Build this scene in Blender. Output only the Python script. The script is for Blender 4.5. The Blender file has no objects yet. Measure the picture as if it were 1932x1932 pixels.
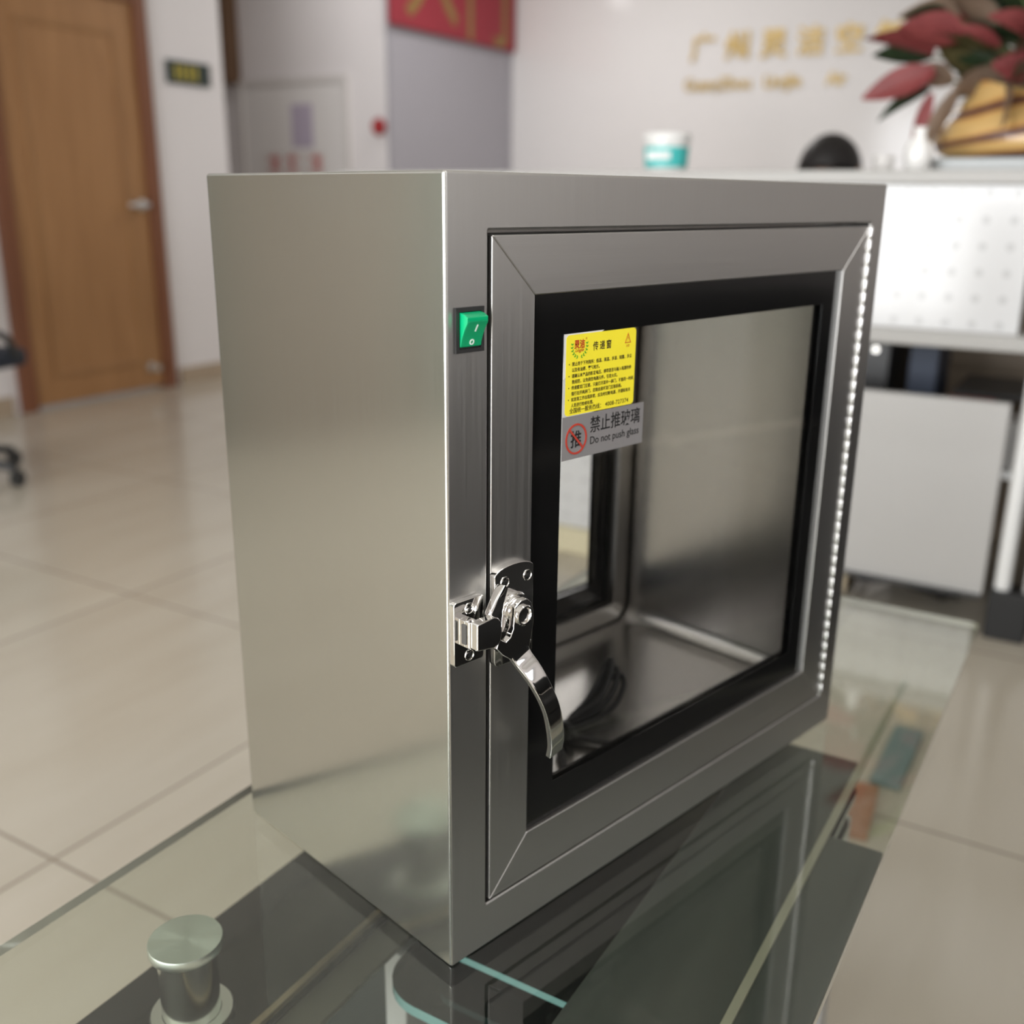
import bpy, bmesh, math, random
from mathutils import Vector, Matrix

S = bpy.context.scene
C = S.collection
PI = math.pi
TH = math.radians(14.5)                      # the room and the table are turned this far from the cabinet
U = Vector((math.cos(TH), math.sin(TH), 0)); V = Vector((-math.sin(TH), math.cos(TH), 0))
FL = -0.42                                   # floor height (table top is z = 0)
def W_(u, v, z=0.0): return U * u + V * v + Vector((0, 0, z))

# ------------------------------------------------------------------ camera
cam_d = bpy.data.cameras.new('camera'); cam = bpy.data.objects.new('camera', cam_d); C.objects.link(cam)
YAW, PITCH, ROLL = math.radians(44.635), math.radians(-17.101), 0.0108
d = Vector((math.sin(YAW) * math.cos(PITCH), math.cos(YAW) * math.cos(PITCH), math.sin(PITCH)))
r = d.cross(Vector((0, 0, 1))).normalized(); up = r.cross(d)
r2 = math.cos(ROLL) * r + math.sin(ROLL) * up; u2 = -math.sin(ROLL) * r + math.cos(ROLL) * up
M = Matrix((r2, u2, -d)).transposed().to_4x4(); M.translation = Vector((-0.42299, -0.48928, 0.56437))
cam.matrix_world = M
cam_d.sensor_width = 36; cam_d.lens = 1929.17 / 1932 * 36
cam_d.clip_start = 0.02; cam_d.clip_end = 60
cam_d.dof.use_dof = True; cam_d.dof.focus_distance = 0.705; cam_d.dof.aperture_fstop = 3.8
S.camera = cam

# ------------------------------------------------------------------ world, exposure, daylight, added fill lights
wd = bpy.data.worlds.new('world'); S.world = wd; wd.use_nodes = True
wd.node_tree.nodes['Background'].inputs[0].default_value = (0.85, 0.92, 1.0, 1)
wd.node_tree.nodes['Background'].inputs[1].default_value = 1.0
S.view_settings.view_transform = 'Standard'; S.view_settings.look = 'None'
S.view_settings.exposure = 0.06; S.view_settings.gamma = 1.0; S.view_settings.use_curve_mapping = False
S.cycles.max_bounces = 10; S.cycles.diffuse_bounces = 4; S.cycles.glossy_bounces = 6
S.cycles.transparent_max_bounces = 16; S.cycles.sample_clamp_indirect = 8.0
S.cycles.use_denoising = True
S.cycles.caustics_reflective = False; S.cycles.caustics_refractive = False

def area(name, loc, n, w, h, L, col):
    ld = bpy.data.lights.new(name, 'AREA'); ld.shape = 'RECTANGLE'; ld.size = w; ld.size_y = h
    ld.energy = L * PI * w * h / 1.0; ld.color = col
    o = bpy.data.objects.new(name, ld); C.objects.link(o); o.location = loc
    o.rotation_euler = n.to_track_quat('-Z', 'Y').to_euler()
    return o
# daylight through the glazed street front behind the camera, and through an added, unseen side window near the sofa
WL = 9.0
area('daylight_street_front', W_(-3.97, 1.15, 0.85), U, 4.9, 2.3, WL, (0.985, 0.99, 1.0))
area('added_side_window_light', W_(0.1, -3.97, 1.35), V, 1.5, 1.1, 4.0, (0.985, 0.99, 1.0))  # unseen window, sized and placed to throw more light on the cabinet front
area('added_fill_light_sign', W_(5.1, 2.7, 2.36), Vector((0, 0, -1)), 1.2, 1.2, 5.5, (1.0, 0.98, 0.96))  # unseen panel, added to brighten the sign wall
area('added_fill_light_lounge', W_(0.1, -1.3, 2.36), Vector((0, 0, -1)), 1.2, 0.6, 8.0, (1.0, 0.98, 0.96))  # unseen panel, added to brighten the yellow label and cabinet front
area('added_fill_light_corridor', W_(4.4, 4.3, 2.36), Vector((0, 0, -1)), 0.6, 0.3, 7.0, (1.0, 0.97, 0.95))  # unseen panel, added to lift the near part of the corridor wall

# ------------------------------------------------------------------ materials
def new_mat(name):
    m = bpy.data.materials.new(name); m.use_nodes = True
    nt = m.node_tree; return m, nt, nt.nodes, nt.links, nt.nodes['Principled BSDF']
def mat(name, col, rough=0.5, metal=0.0, spec=0.5, coat=0.0, noise=0.0, nscale=(8, 8, 8), bump=0.0, emit=None, alpha=None):
    m, nt, N, L, p = new_mat(name)
    p.inputs['Base Color'].default_value = (*col, 1); p.inputs['Roughness'].default_value = rough
    p.inputs['Metallic'].default_value = metal; p.inputs['Specular IOR Level'].default_value = spec
    p.inputs['Coat Weight'].default_value = coat; p.inputs['Coat Roughness'].default_value = 0.05
    tc = N.new('ShaderNodeTexCoord'); mp = N.new('ShaderNodeMapping'); mp.inputs['Scale'].default_value = nscale
    nz = N.new('ShaderNodeTexNoise'); nz.inputs['Scale'].default_value = 1.0; nz.inputs['Detail'].default_value = 5
    L.new(tc.outputs['Object'], mp.inputs[0]); L.new(mp.outputs[0], nz.inputs['Vector'])
    if noise:
        rp = N.new('ShaderNodeMix'); rp.data_type = 'RGBA'; rp.blend_type = 'MIX'
        rp.inputs[6].default_value = (*[max(0, c * (1 - noise)) for c in col], 1)
        rp.inputs[7].default_value = (*[min(1, c * (1 + noise)) for c in col], 1)
        L.new(nz.outputs[0], rp.inputs[0]); L.new(rp.outputs[2], p.inputs['Base Color'])
    if bump:
        b = N.new('ShaderNodeBump'); b.inputs['Strength'].default_value = bump; b.inputs['Distance'].default_value = 0.001
        L.new(nz.outputs[0], b.inputs['Height']); L.new(b.outputs[0], p.inputs['Normal'])
    if emit: p.inputs['Emission Color'].default_value = (*col, 1); p.inputs['Emission Strength'].default_value = emit
    return m
def brushed(name, scale, rough=0.24, col=(0.56, 0.55, 0.53), streak=0.04, bump=0.05):
    """stainless steel with fine stretched grain"""
    m, nt, N, L, p = new_mat(name)
    p.inputs['Metallic'].default_value = 1
    tc = N.new('ShaderNodeTexCoord'); mp = N.new('ShaderNodeMapping'); mp.inputs['Scale'].default_value = scale
    nz = N.new('ShaderNodeTexNoise'); nz.inputs['Scale'].default_value = 1.0; nz.inputs['Detail'].default_value = 4
    L.new(tc.outputs['Object'], mp.inputs[0]); L.new(mp.outputs[0], nz.inputs['Vector'])
    rp = N.new('ShaderNodeMix'); rp.data_type = 'RGBA'
    rp.inputs[6].default_value = (*[c * (1 - streak) for c in col], 1); rp.inputs[7].default_value = (*[c * (1 + streak) for c in col], 1)
    L.new(nz.outputs[0], rp.inputs[0]); L.new(rp.outputs[2], p.inputs['Base Color'])
    mr = N.new('ShaderNodeMapRange'); mr.inputs[3].default_value = rough * 0.8; mr.inputs[4].default_value = rough * 1.2
    L.new(nz.outputs[0], mr.inputs[0]); L.new(mr.outputs[0], p.inputs['Roughness'])
    b = N.new('ShaderNodeBump'); b.inputs['Strength'].default_value = bump; b.inputs['Distance'].default_value = 0.0005
    L.new(nz.outputs[0], b.inputs['Height']); L.new(b.outputs[0], p.inputs['Normal'])
    return m
def glass(name, tint, ior=1.5, refl=1.0):
    """clear sheet glass: sees through, mirrors by angle, lets light pass"""
    m = bpy.data.materials.new(name); m.use_nodes = True; nt = m.node_tree; N = nt.nodes; L = nt.links; N.clear()
    o = N.new('ShaderNodeOutputMaterial'); mx = N.new('ShaderNodeMixShader'); t = N.new('ShaderNodeBsdfTransparent')
    g = N.new('ShaderNodeBsdfGlossy'); f = N.new('ShaderNodeFresnel')
    ge = N.new('ShaderNodeNewGeometry'); mr = N.new('ShaderNodeMapRange'); mr.inputs[3].default_value = ior; mr.inputs[4].default_value = 1 / ior
    L.new(ge.outputs['Backfacing'], mr.inputs[0]); L.new(mr.outputs[0], f.inputs[0])
    t.inputs[0].default_value = (*tint, 1); g.inputs['Roughness'].default_value = 0.01; g.inputs[0].default_value = (refl, refl, refl, 1)
    L.new(f.outputs[0], mx.inputs[0]); L.new(t.outputs[0], mx.inputs[1]); L.new(g.outputs[0], mx.inputs[2]); L.new(mx.outputs[0], o.inputs[0])
    return m

STEEL_V = brushed('steel_brushed_vertical', (900, 900, 6), rough=0.35)
STEEL_H = brushed('steel_brushed_horizontal', (6, 900, 900), rough=0.35)
STEEL_SIDE = brushed('steel_side_sheet', (500, 500, 6), rough=0.17, col=(0.535, 0.54, 0.51), streak=0.015, bump=0.015)
STEEL_IN = brushed('steel_liner', (600, 600, 6), rough=0.24, col=(0.53, 0.515, 0.50), streak=0.02, bump=0.02)
CHROME = mat('polished_chrome', (0.80, 0.79, 0.77), 0.06, 1.0)
SATIN = mat('satin_aluminium', (0.72, 0.73, 0.72), 0.28, 1.0)
BLACK_GLASS = mat('black_enamel_glass', (0.006, 0.006, 0.006), 0.12, spec=0.45)
BLACK_PLASTIC = mat('black_plastic', (0.02, 0.02, 0.02), 0.4)
RUBBER = mat('black_rubber', (0.012, 0.012, 0.012), 0.6)
DOOR_GLASS = glass('door_glass', (0.93, 0.93, 0.925), 1.4)
TABLE_GLASS = glass('table_glass', (0.90, 0.92, 0.88), 1.62)
GLASS_EDGE = mat('glass_edge', (0.60, 0.585, 0.50), 0.08, coat=0.6)
GREEN = mat('green_switch', (0.0, 0.42, 0.17), 0.28, coat=0.4)
WHITE_P = mat('white_plastic', (0.82, 0.82, 0.80), 0.35)

# ------------------------------------------------------------------ mesh helpers
def BM(): return bmesh.new()
def box(bm, x0, x1, y0, y1, z0, z1, mi=0):
    vs = [bm.verts.new((x, y, z)) for z in (z0, z1) for y in (y0, y1) for x in (x0, x1)]
    for f in ((0, 2, 3, 1), (4, 5, 7, 6), (0, 1, 5, 4), (2, 6, 7, 3), (0, 4, 6, 2), (1, 3, 7, 5)):
        fc = bm.faces.new([vs[i] for i in f]); fc.material_index = mi
def prism(bm, poly, a, b, axis='y', mi=0, side_mi=None):
    """extrude a 2-D outline between a and b along an axis"""
    def P(p, t): return {'y': (p[0], t, p[1]), 'z': (p[0], p[1], t), 'x': (t, p[0], p[1])}[axis]
    A = [bm.verts.new(P(p, a)) for p in poly]; B = [bm.verts.new(P(p, b)) for p in poly]
    n = len(poly); fs = [bm.faces.new(A), bm.faces.new(B[::-1])]
    for f in fs: f.material_index = mi
    for i in range(n):
        f = bm.faces.new((A[i], B[i], B[(i + 1) % n], A[(i + 1) % n])); f.material_index = mi if side_mi is None else side_mi
def ring(bm, outer, inner, a, b, axis='y', mi=0):
    """a frame: two outlines of the same count, extruded from a to b"""
    def P(p, t): return {'y': (p[0], t, p[1]), 'z': (p[0], p[1], t), 'x': (t, p[0], p[1])}[axis]
    rows = [[bm.verts.new(P(p, t)) for p in o] for o, t in ((outer, a), (inner, a), (inner, b), (outer, b))]
    n = len(outer)
    for k in range(4):
        R0, R1 = rows[k], rows[(k + 1) % 4]
        for i in range(n):
            f = bm.faces.new((R0[i], R0[(i + 1) % n], R1[(i + 1) % n], R1[i])); f.material_index = mi
def rrect(x0, x1, z0, z1, rad, n=6):
    pts = []
    for cx, cz, a0 in ((x1 - rad, z0 + rad, -90), (x1 - rad, z1 - rad, 0), (x0 + rad, z1 - rad, 90), (x0 + rad, z0 + rad, 180)):
        for k in range(n + 1):
            a = math.radians(a0 + 90 * k / n); pts.append((cx + rad * math.cos(a), cz + rad * math.sin(a)))
    return pts
def lathe(bm, prof, c=(0, 0, 0), axis='z', n=32, mi=0, caps=True):
    """revolve (radius, height) pairs"""
    def P(rr, h, a):
        x, y = rr * math.cos(a), rr * math.sin(a)
        q = {'z': (x, y, h), 'y': (x, h, y), 'x': (h, x, y)}[axis]
        return (q[0] + c[0], q[1] + c[1], q[2] + c[2])
    rows = [[bm.verts.new(P(rr, h, 2 * PI * k / n)) for k in range(n)] for rr, h in prof]
    for R0, R1 in zip(rows, rows[1:]):
        for k in range(n): bm.faces.new((R0[k], R0[(k + 1) % n], R1[(k + 1) % n], R1[k])).material_index = mi
    if caps:
        for R in (rows[0], rows[-1]):
            bm.faces.new(R).material_index = mi
def tube(bm, pts, rad, n=10, mi=0):
    pts = [Vector(p) for p in pts]; rows = []
    rads = rad if isinstance(rad, (list, tuple)) else [rad] * len(pts)
    ref = Vector((0, 0, 1))
    for i, p in enumerate(pts):
        t = (pts[min(i + 1, len(pts) - 1)] - pts[max(i - 1, 0)]).normalized()
        if abs(t.dot(ref)) > 0.95: ref = Vector((1, 0, 0))
        a = t.cross(ref).normalized(); b = t.cross(a); ref = -b if b.dot(ref) < 0 else b
        rows.append([bm.verts.new(p + rads[i] * (math.cos(2 * PI * k / n) * a + math.sin(2 * PI * k / n) * b)) for k in range(n)])
    for R0, R1 in zip(rows, rows[1:]):
        for k in range(n): bm.faces.new((R0[k], R0[(k + 1) % n], R1[(k + 1) % n], R1[k])).material_index = mi
    bm.faces.new(rows[0]); bm.faces.new(rows[-1])
def catmull(P, n=8):
    P = [Vector(p) for p in P]; out = []
    Q = [P[0] * 2 - P[1]] + P + [P[-1] * 2 - P[-2]]
    for i in range(1, len(Q) - 2):
        for k in range(n):
            t = k / n
            out.append(0.5 * ((2 * Q[i]) + (-Q[i - 1] + Q[i + 1]) * t + (2 * Q[i - 1] - 5 * Q[i] + 4 * Q[i + 1] - Q[i + 2]) * t * t
                              + (-Q[i - 1] + 3 * Q[i] - 3 * Q[i + 1] + Q[i + 2]) * t ** 3))
    return out + [P[-1]]
def strap(bm, pts, widths, thick, wdir, nrm=None, expo=5.0):
    """sweep a rounded-rectangle bar: wdir is the width direction at each point"""
    rows = []; n = 20
    for i, p in enumerate(pts):
        t = (pts[min(i + 1, len(pts) - 1)] - pts[max(i - 1, 0)]).normalized()
        w = wdir - t * wdir.dot(t); w.normalize(); nn = t.cross(w)
        th = thick[i] if isinstance(thick, list) else thick
        row = []
        for k in range(n):
            a = 2 * PI * (k + 0.5) / n; c, s = math.cos(a), math.sin(a)
            row.append(bm.verts.new(p + w * (widths[i] / 2) * math.copysign(abs(c) ** (2 / expo), c) + nn * (th / 2) * math.copysign(abs(s) ** (2 / expo), s)))
        rows.append(row)
    for R0, R1 in zip(rows, rows[1:]):
        for k in range(n): bm.faces.new((R0[k], R0[(k + 1) % n], R1[(k + 1) % n], R1[k]))
    bm.faces.new(rows[0]); bm.faces.new(rows[-1])
def obj(name, bm, m, parent=None, bevel=0.0, seg=2, smooth=35, **tags):
    bmesh.ops.recalc_face_normals(bm, faces=bm.faces)
    me = bpy.data.meshes.new(name); bm.to_mesh(me); bm.free()
    for mm in (m if isinstance(m, (list, tuple)) else [m]): me.materials.append(mm)
    me.polygons.foreach_set('use_smooth', [True] * len(me.polygons))
    me.set_sharp_from_angle(angle=math.radians(smooth))
    o = bpy.data.objects.new(name, me); C.objects.link(o)
    if parent is not None: o.parent = parent
    if bevel:
        b = o.modifiers.new('bevel', 'BEVEL'); b.width = bevel; b.segments = seg; b.limit_method = 'ANGLE'; b.angle_limit = math.radians(40)
        b.harden_normals = True
    for k, v in tags.items(): o[k] = v
    return o
def thing(name, label, cat, loc=(0, 0, 0), rotz=0.0, group=None):
    o = bpy.data.objects.new(name, None); C.objects.link(o); o.empty_display_size = 0.05
    o.location = loc; o.rotation_euler = (0, 0, rotz); o['label'] = label; o['category'] = cat
    if group: o['group'] = group
    return o
def tag(o, label, cat, group=None):
    o['label'] = label; o['category'] = cat
    if group: o['group'] = group
    return o
def struct(name, bm, m, **k):
    o = obj(name, bm, m, **k); o['kind'] = 'structure'; o.rotation_euler = (0, 0, TH); return o
def tbm(bm, s, size, x, z, y, align='LEFT', bold=0.0, sx=1.0, shear=0.0, mi=0, depth=0.0, plane='xz', space=1.0):
    """add flat lettering to a bmesh, standing in the xz plane facing -y"""
    cu = bpy.data.curves.new('lettering', 'FONT'); cu.body = s; cu.size = size; cu.align_x = align; cu.offset = bold
    cu.shear = shear; cu.resolution_u = 3; cu.space_character = space; cu.extrude = depth
    o = bpy.data.objects.new('lettering', cu); C.objects.link(o)
    me = bpy.data.meshes.new_from_object(o.evaluated_get(bpy.context.evaluated_depsgraph_get()))
    bpy.data.objects.remove(o); bpy.data.curves.remove(cu)
    vs = [bm.verts.new((x + v.co.x * sx, y - v.co.z, z + v.co.y)) if plane == 'xz' else bm.verts.new((x + v.co.x * sx, z + v.co.y, y + v.co.z)) for v in me.vertices]
    for p in me.polygons:
        try: bm.faces.new([vs[i] for i in p.vertices]).material_index = mi
        except ValueError: pass
    bpy.data.meshes.remove(me)

# ================================================================== THE SETTING
# polished beige floor tiles with thin grout
m, nt, N, L, p = new_mat('floor_tiles')
tc = N.new('ShaderNodeTexCoord'); mp = N.new('ShaderNodeMapping'); mp.inputs['Location'].default_value = (0.8 - 0.265, 1.6 - 0.927, 0)
bk = N.new('ShaderNodeTexBrick'); bk.offset = 0.0; bk.inputs['Scale'].default_value = 1.0
bk.inputs['Brick Width'].default_value = 0.8; bk.inputs['Row Height'].default_value = 0.8
bk.inputs['Mortar Size'].default_value = 0.0035; bk.inputs['Mortar Smooth'].default_value = 0.3; bk.inputs['Bias'].default_value = 0
bk.inputs['Color1'].default_value = (0.52, 0.475, 0.395, 1); bk.inputs['Color2'].default_value = (0.49, 0.445, 0.37, 1)
bk.inputs['Mortar'].default_value = (0.27, 0.23, 0.18, 1)
nz = N.new('ShaderNodeTexNoise'); nz.inputs['Scale'].default_value = 1.0; nz.inputs['Detail'].default_value = 6
mp2 = N.new('ShaderNodeMapping'); mp2.inputs['Scale'].default_value = (1.6, 9, 1); mp2.inputs['Rotation'].default_value = (0, 0, 0.5)
mx = N.new('ShaderNodeMix'); mx.data_type = 'RGBA'; mx.blend_type = 'MULTIPLY'; mx.inputs[0].default_value = 0.35
cr = N.new('ShaderNodeValToRGB'); cr.color_ramp.elements[0].position = 0.35; cr.color_ramp.elements[0].color = (0.80, 0.76, 0.70, 1)
cr.color_ramp.elements[1].position = 0.65; cr.color_ramp.elements[1].color = (1, 1, 1, 1)
L.new(tc.outputs['Object'], mp.inputs[0]); L.new(mp.outputs[0], bk.inputs['Vector']); L.new(tc.outputs['Object'], mp2.inputs[0])
L.new(mp2.outputs[0], nz.inputs['Vector']); L.new(nz.outputs[0], cr.inputs[0]); L.new(bk.outputs['Color'], mx.inputs[6]); L.new(cr.outputs[0], mx.inputs[7])
L.new(mx.outputs[2], p.inputs['Base Color']); p.inputs['Roughness'].default_value = 0.16; p.inputs['Specular IOR Level'].default_value = 0.5
FLOOR = m
WALL = mat('wall_paint', (0.79, 0.755, 0.755), 0.6, noise=0.015, nscale=(3, 3, 3))
WALL_BLUE = mat('lilac_grey_wall', (0.38, 0.365, 0.40), 0.55, noise=0.02)
CEIL = mat('ceiling_paint', (0.82, 0.81, 0.79), 0.8, noise=0.01)
SIGN_WALL = mat('gloss_white_panel', (0.80, 0.775, 0.765), 0.12, spec=0.6, noise=0.01)
SKIRT = mat('tan_tile_skirting', (0.42, 0.33, 0.24), 0.25, noise=0.1, nscale=(5, 5, 5))
WOODF = mat('red_brown_wood', (0.20, 0.075, 0.035), 0.4, noise=0.15, nscale=(30, 30, 2))
FRAME_W = mat('window_frame_grey', (0.25, 0.25, 0.26), 0.4)

b = BM(); box(b, -4.1, 7.0, -4.1, 9.1, FL - 0.1, FL); struct('floor', b, FLOOR)
b = BM(); box(b, -4.1, 7.0, -4.1, 9.1, 2.4, 2.5); struct('ceiling', b, CEIL)
# door wall at v = 4: a slab with the doorway cut out, ending at the corridor opening
b = BM(); box(b, -4.0, 2.33, 4.0, 4.2, FL, 2.4); box(b, 3.20, 3.72, 4.0, 4.2, FL, 2.4); box(b, 2.33, 3.20, 4.0, 4.2, 1.50, 2.4)
struct('wall_back_left', b, WALL)
b = BM(); box(b, 5.18, 6.71, 4.0, 4.03, FL, 2.4); struct('wall_back_right', b, WALL_BLUE)
b = BM(); box(b, 6.71, 6.9, -4.0, 4.0, FL, 2.4); struct('wall_right', b, SIGN_WALL)
b = BM(); box(b, 5.18, 5.3, 4.03, 9.0, FL, 2.4); struct('wall_corridor_right', b, WALL)
b = BM(); box(b, 3.6, 3.72, 4.2, 9.0, FL, 2.4); struct('wall_corridor_left', b, WALL)
b = BM(); box(b, 3.6, 5.3, 9.0, 9.1, FL, 2.4); struct('wall_corridor_end', b, WALL)
b = BM()                                                    # street front: wall with a wide glazed opening v -1.3 .. 3.6
box(b, -4.1, -4.0, -4.0, -1.3, FL, 2.4); box(b, -4.1, -4.0, 3.6, 4.2, FL, 2.4); box(b, -4.1, -4.0, -1.3, 3.6, 2.0, 2.4); box(b, -4.1, -4.0, -1.3, 3.6, FL, -0.3)
struct('wall_left', b, WALL)
b = BM()
box(b, -4.0, -0.65, -4.1, -4.0, FL, 2.4); box(b, 0.85, 6.9, -4.1, -4.0, FL, 2.4); box(b, -0.65, 0.85, -4.1, -4.0, FL, 0.8); box(b, -0.65, 0.85, -4.1, -4.0, 1.9, 2.4)
struct('wall_front', b, WALL)
# window frames in the openings
b = BM()
for v in (-1.3, -0.1, 1.1, 2.3, 3.55): box(b, -3.96, -3.9, v, v + 0.05, -0.3, 2.0)
for z in (-0.3, 1.95): box(b, -3.96, -3.9, -1.3, 3.6, z, z + 0.05)
struct('window_1', b, FRAME_W)
b = BM()
for u_ in (-0.65, 0.08, 0.8): box(b, u_, u_ + 0.05, -3.96, -3.9, 0.8, 1.9)
for z in (0.8, 1.85): box(b, -0.65, 0.85, -3.96, -3.9, z, z + 0.05)
struct('added_window_2', b, FRAME_W)  # frame of the added, unseen side window
b = BM(); box(b, -3.98, 2.27, 3.985, 4.0, FL, FL + 0.085); box(b, 3.26, 3.72, 3.985, 4.0, FL, FL + 0.085)
struct('baseboard_back_left', b, SKIRT)
b = BM(); box(b, 5.18, 6.70, 3.985, 4.0, FL, FL + 0.085); struct('baseboard_back_right', b, SKIRT)

# wooden door: leaf with a raised moulding, frame, lever handle, stopper
def wood_mat(name, c1, c2, rough=0.35):
    m, nt, N, L, p = new_mat(name)
    tc = N.new('ShaderNodeTexCoord'); mp = N.new('ShaderNodeMapping'); mp.inputs['Scale'].default_value = (14, 14, 1.2)
    nz = N.new('ShaderNodeTexNoise'); nz.inputs['Scale'].default_value = 1.5; nz.inputs['Detail'].default_value = 8; nz.inputs['Distortion'].default_value = 0.8
    cr = N.new('ShaderNodeValToRGB'); cr.color_ramp.elements[0].color = (*c1, 1); cr.color_ramp.elements[1].color = (*c2, 1)
    cr.color_ramp.elements[0].position = 0.3; cr.color_ramp.elements[1].position = 0.7
    L.new(tc.outputs['Object'], mp.inputs[0]); L.new(mp.outputs[0], nz.inputs['Vector']); L.new(nz.outputs[0], cr.inputs[0]); L.new(cr.outputs[0], p.inputs['Base Color'])
    p.inputs['Roughness'].default_value = rough; return m
OAK = wood_mat('oak_veneer', (0.33, 0.165, 0.066), (0.41, 0.215, 0.092))
OAK2 = wood_mat('oak_veneer_moulding', (0.30, 0.15, 0.06), (0.38, 0.2, 0.08))
b = BM(); box(b, 2.385, 3.145, 3.99, 4.03, FL + 0.015, 1.44)
door = struct('door_1', b, OAK, bevel=0.004)
b = BM(); ring(b, [(2.50, -0.28), (3.03, -0.28), (3.03, 1.30), (2.50, 1.30)], [(2.525, -0.255), (3.005, -0.255), (3.005, 1.275), (2.525, 1.275)], 3.982, 3.992)
obj('panel_moulding', b, OAK2, door, bevel=0.003)
b = BM(); box(b, 2.31, 2.385, 3.965, 4.06, FL, 1.515); box(b, 3.145, 3.215, 3.965, 4.06, FL, 1.515); box(b, 2.385, 3.145, 3.965, 4.06, 1.44, 1.515)
obj('door_frame', b, WOODF, door, bevel=0.004)
b = BM(); lathe(b, [(0.026, 3.985), (0.026, 3.975), (0.011, 3.972), (0.011, 3.94)], (3.095, 0, 0.51), 'y', 20); box(b, 2.99, 3.105, 3.93, 3.948, 0.50, 0.52)
obj('door_handle', b, SATIN, door, bevel=0.002)
b = BM(); lathe(b, [(0.022, 3.99), (0.022, 3.975), (0.012, 3.97), (0.012, 3.94), (0.018, 3.935), (0.018, 3.925)], (3.06, 0, -0.30), 'y', 18)
obj('door_stopper', b, SATIN, door)

# white door with notices on the corridor wall, seen at a slant
b = BM(); box(b, 5.165, 5.18, 4.38, 5.30, FL, 1.295)
d2 = struct('door_2', b, mat('white_door_paint', (0.80, 0.775, 0.76), 0.35, noise=0.01), bevel=0.003)
b = BM(); ring(b, [(4.34, FL), (5.34, FL), (5.34, 1.335), (4.34, 1.335)], [(4.38, FL + 0.001), (5.30, FL + 0.001), (5.30, 1.295), (4.38, 1.295)], 5.152, 5.18, 'x')
obj('door_frame', b, mat('door_casing_white', (0.70, 0.67, 0.65), 0.4, noise=0.01), d2, bevel=0.003)
b = BM(); box(b, 5.05, 5.18, 5.32, 5.62, 1.31, 2.4)
struct('trim_1', b, mat('dark_wood_bulkhead', (0.13, 0.07, 0.035), 0.45, noise=0.2, nscale=(20, 20, 3)), bevel=0.004)
def wall_item(loc_u, loc_v, z): return W_(loc_u, loc_v, z)
# notices on the corridor door
b = BM(); box(b, -0.003, 0, -0.10, 0.09, -0.14, 0.14)
o = tag(obj('notice', b, mat('lilac_paper', (0.50, 0.44, 0.55), 0.6, noise=0.1, nscale=(20, 20, 20))), 'lilac paper notice taped on the white corridor door', 'notice')
o.location = W_(5.164, 4.76, 1.02); o.rotation_euler = (0, 0, TH)
REDP = mat('red_print', (0.55, 0.09, 0.08), 0.5); BLK = mat('black_print', (0.03, 0.022, 0.015), 0.5)
t = thing('notice', 'white sheet with red characters low on the corridor door', 'notice', W_(5.164, 4.86, 0.78), TH)
b = BM(); box(b, -0.003, 0, -0.30, 0.28, -0.09, 0.07); obj('sheet', b, mat('white_paper', (0.72, 0.68, 0.66), 0.6, noise=0.02), t)
for k, v0 in enumerate((-0.22, 0.0, 0.17)):
    b = BM()
    box(b, -0.005, -0.0032, v0 - 0.05, v0 + 0.05, 0.02, 0.04); box(b, -0.005, -0.0032, v0 - 0.008, v0 + 0.008, -0.06, 0.06); box(b, -0.005, -0.0032, v0 - 0.045, v0 + 0.045, -0.05, -0.03)
    if k != 1: box(b, -0.005, -0.0032, v0 - 0.04, v0 - 0.025, -0.03, 0.03)
    obj('red_character', b, REDP, t)
# fire alarm button
b = BM(); lathe(b, [(0.052, -0.012), (0.056, 0.0)], (0, 0, 0), 'x', 28); t = tag(obj('fire_alarm', b, mat('alarm_red', (0.30, 0.02, 0.03), 0.35)), 'round dark red fire alarm on the corridor corner', 'alarm')
t.location = W_(5.16, 4.085, 1.0) ; t.rotation_euler = (0, 0, TH)
b = BM(); lathe(b, [(0.03, -0.03), (0.036, -0.012)], (0, 0, 0), 'x', 24); obj('push_button', b, mat('alarm_button_red', (0.42, 0.03, 0.03), 0.3), t)

# small black sign on the pillar
t = thing('wall_sign', 'small black sign with yellow marks on the white pillar by the wooden door', 'sign', W_(3.475, 3.997, 1.155), TH)
b = BM(); box(b, -0.142, 0.142, -0.012, 0, -0.055, 0.055); obj('plate', b, mat('sign_black', (0.015, 0.03, 0.025), 0.4), t, bevel=0.002)
b = BM()
for x in (-0.085, -0.045, 0.0, 0.04):
    box(b, x - 0.015, x + 0.017, -0.0145, -0.0122, 0.018, 0.026); box(b, x - 0.015, x + 0.017, -0.0145, -0.0122, -0.006, 0.002); box(b, x - 0.003, x + 0.005, -0.0145, -0.0122, -0.035, 0.035); box(b, x - 0.015, x + 0.017, -0.0145, -0.0122, -0.03, -0.023)
obj('lettering', b, mat('sign_yellow', (0.60, 0.48, 0.05), 0.5), t)

# red banner with golden characters, hanging at the lilac wall
GOLD = mat('gold_letters', (0.62, 0.44, 0.17), 0.35, 0.4)
t = thing('banner', 'red banner with gold characters hanging above the lilac grey wall', 'banner', W_(5.14, 3.97, 1.61), TH)
b = BM(); box(b, 0, 1.53, -0.02, 0.01, 0, 0.62); obj('cloth', b, mat('banner_red', (0.30, 0.02, 0.035), 0.6, noise=0.08, nscale=(4, 4, 4)), t, bevel=0.004)
b = BM(); tbm(b, '入', 0.62, 0.14, 0.12, -0.022, bold=0.01); tbm(b, '门', 0.62, 0.83, 0.07, -0.022, bold=0.01)
obj('lettering', b, mat('banner_gold', (0.26, 0.15, 0.04), 0.5), t)

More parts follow.
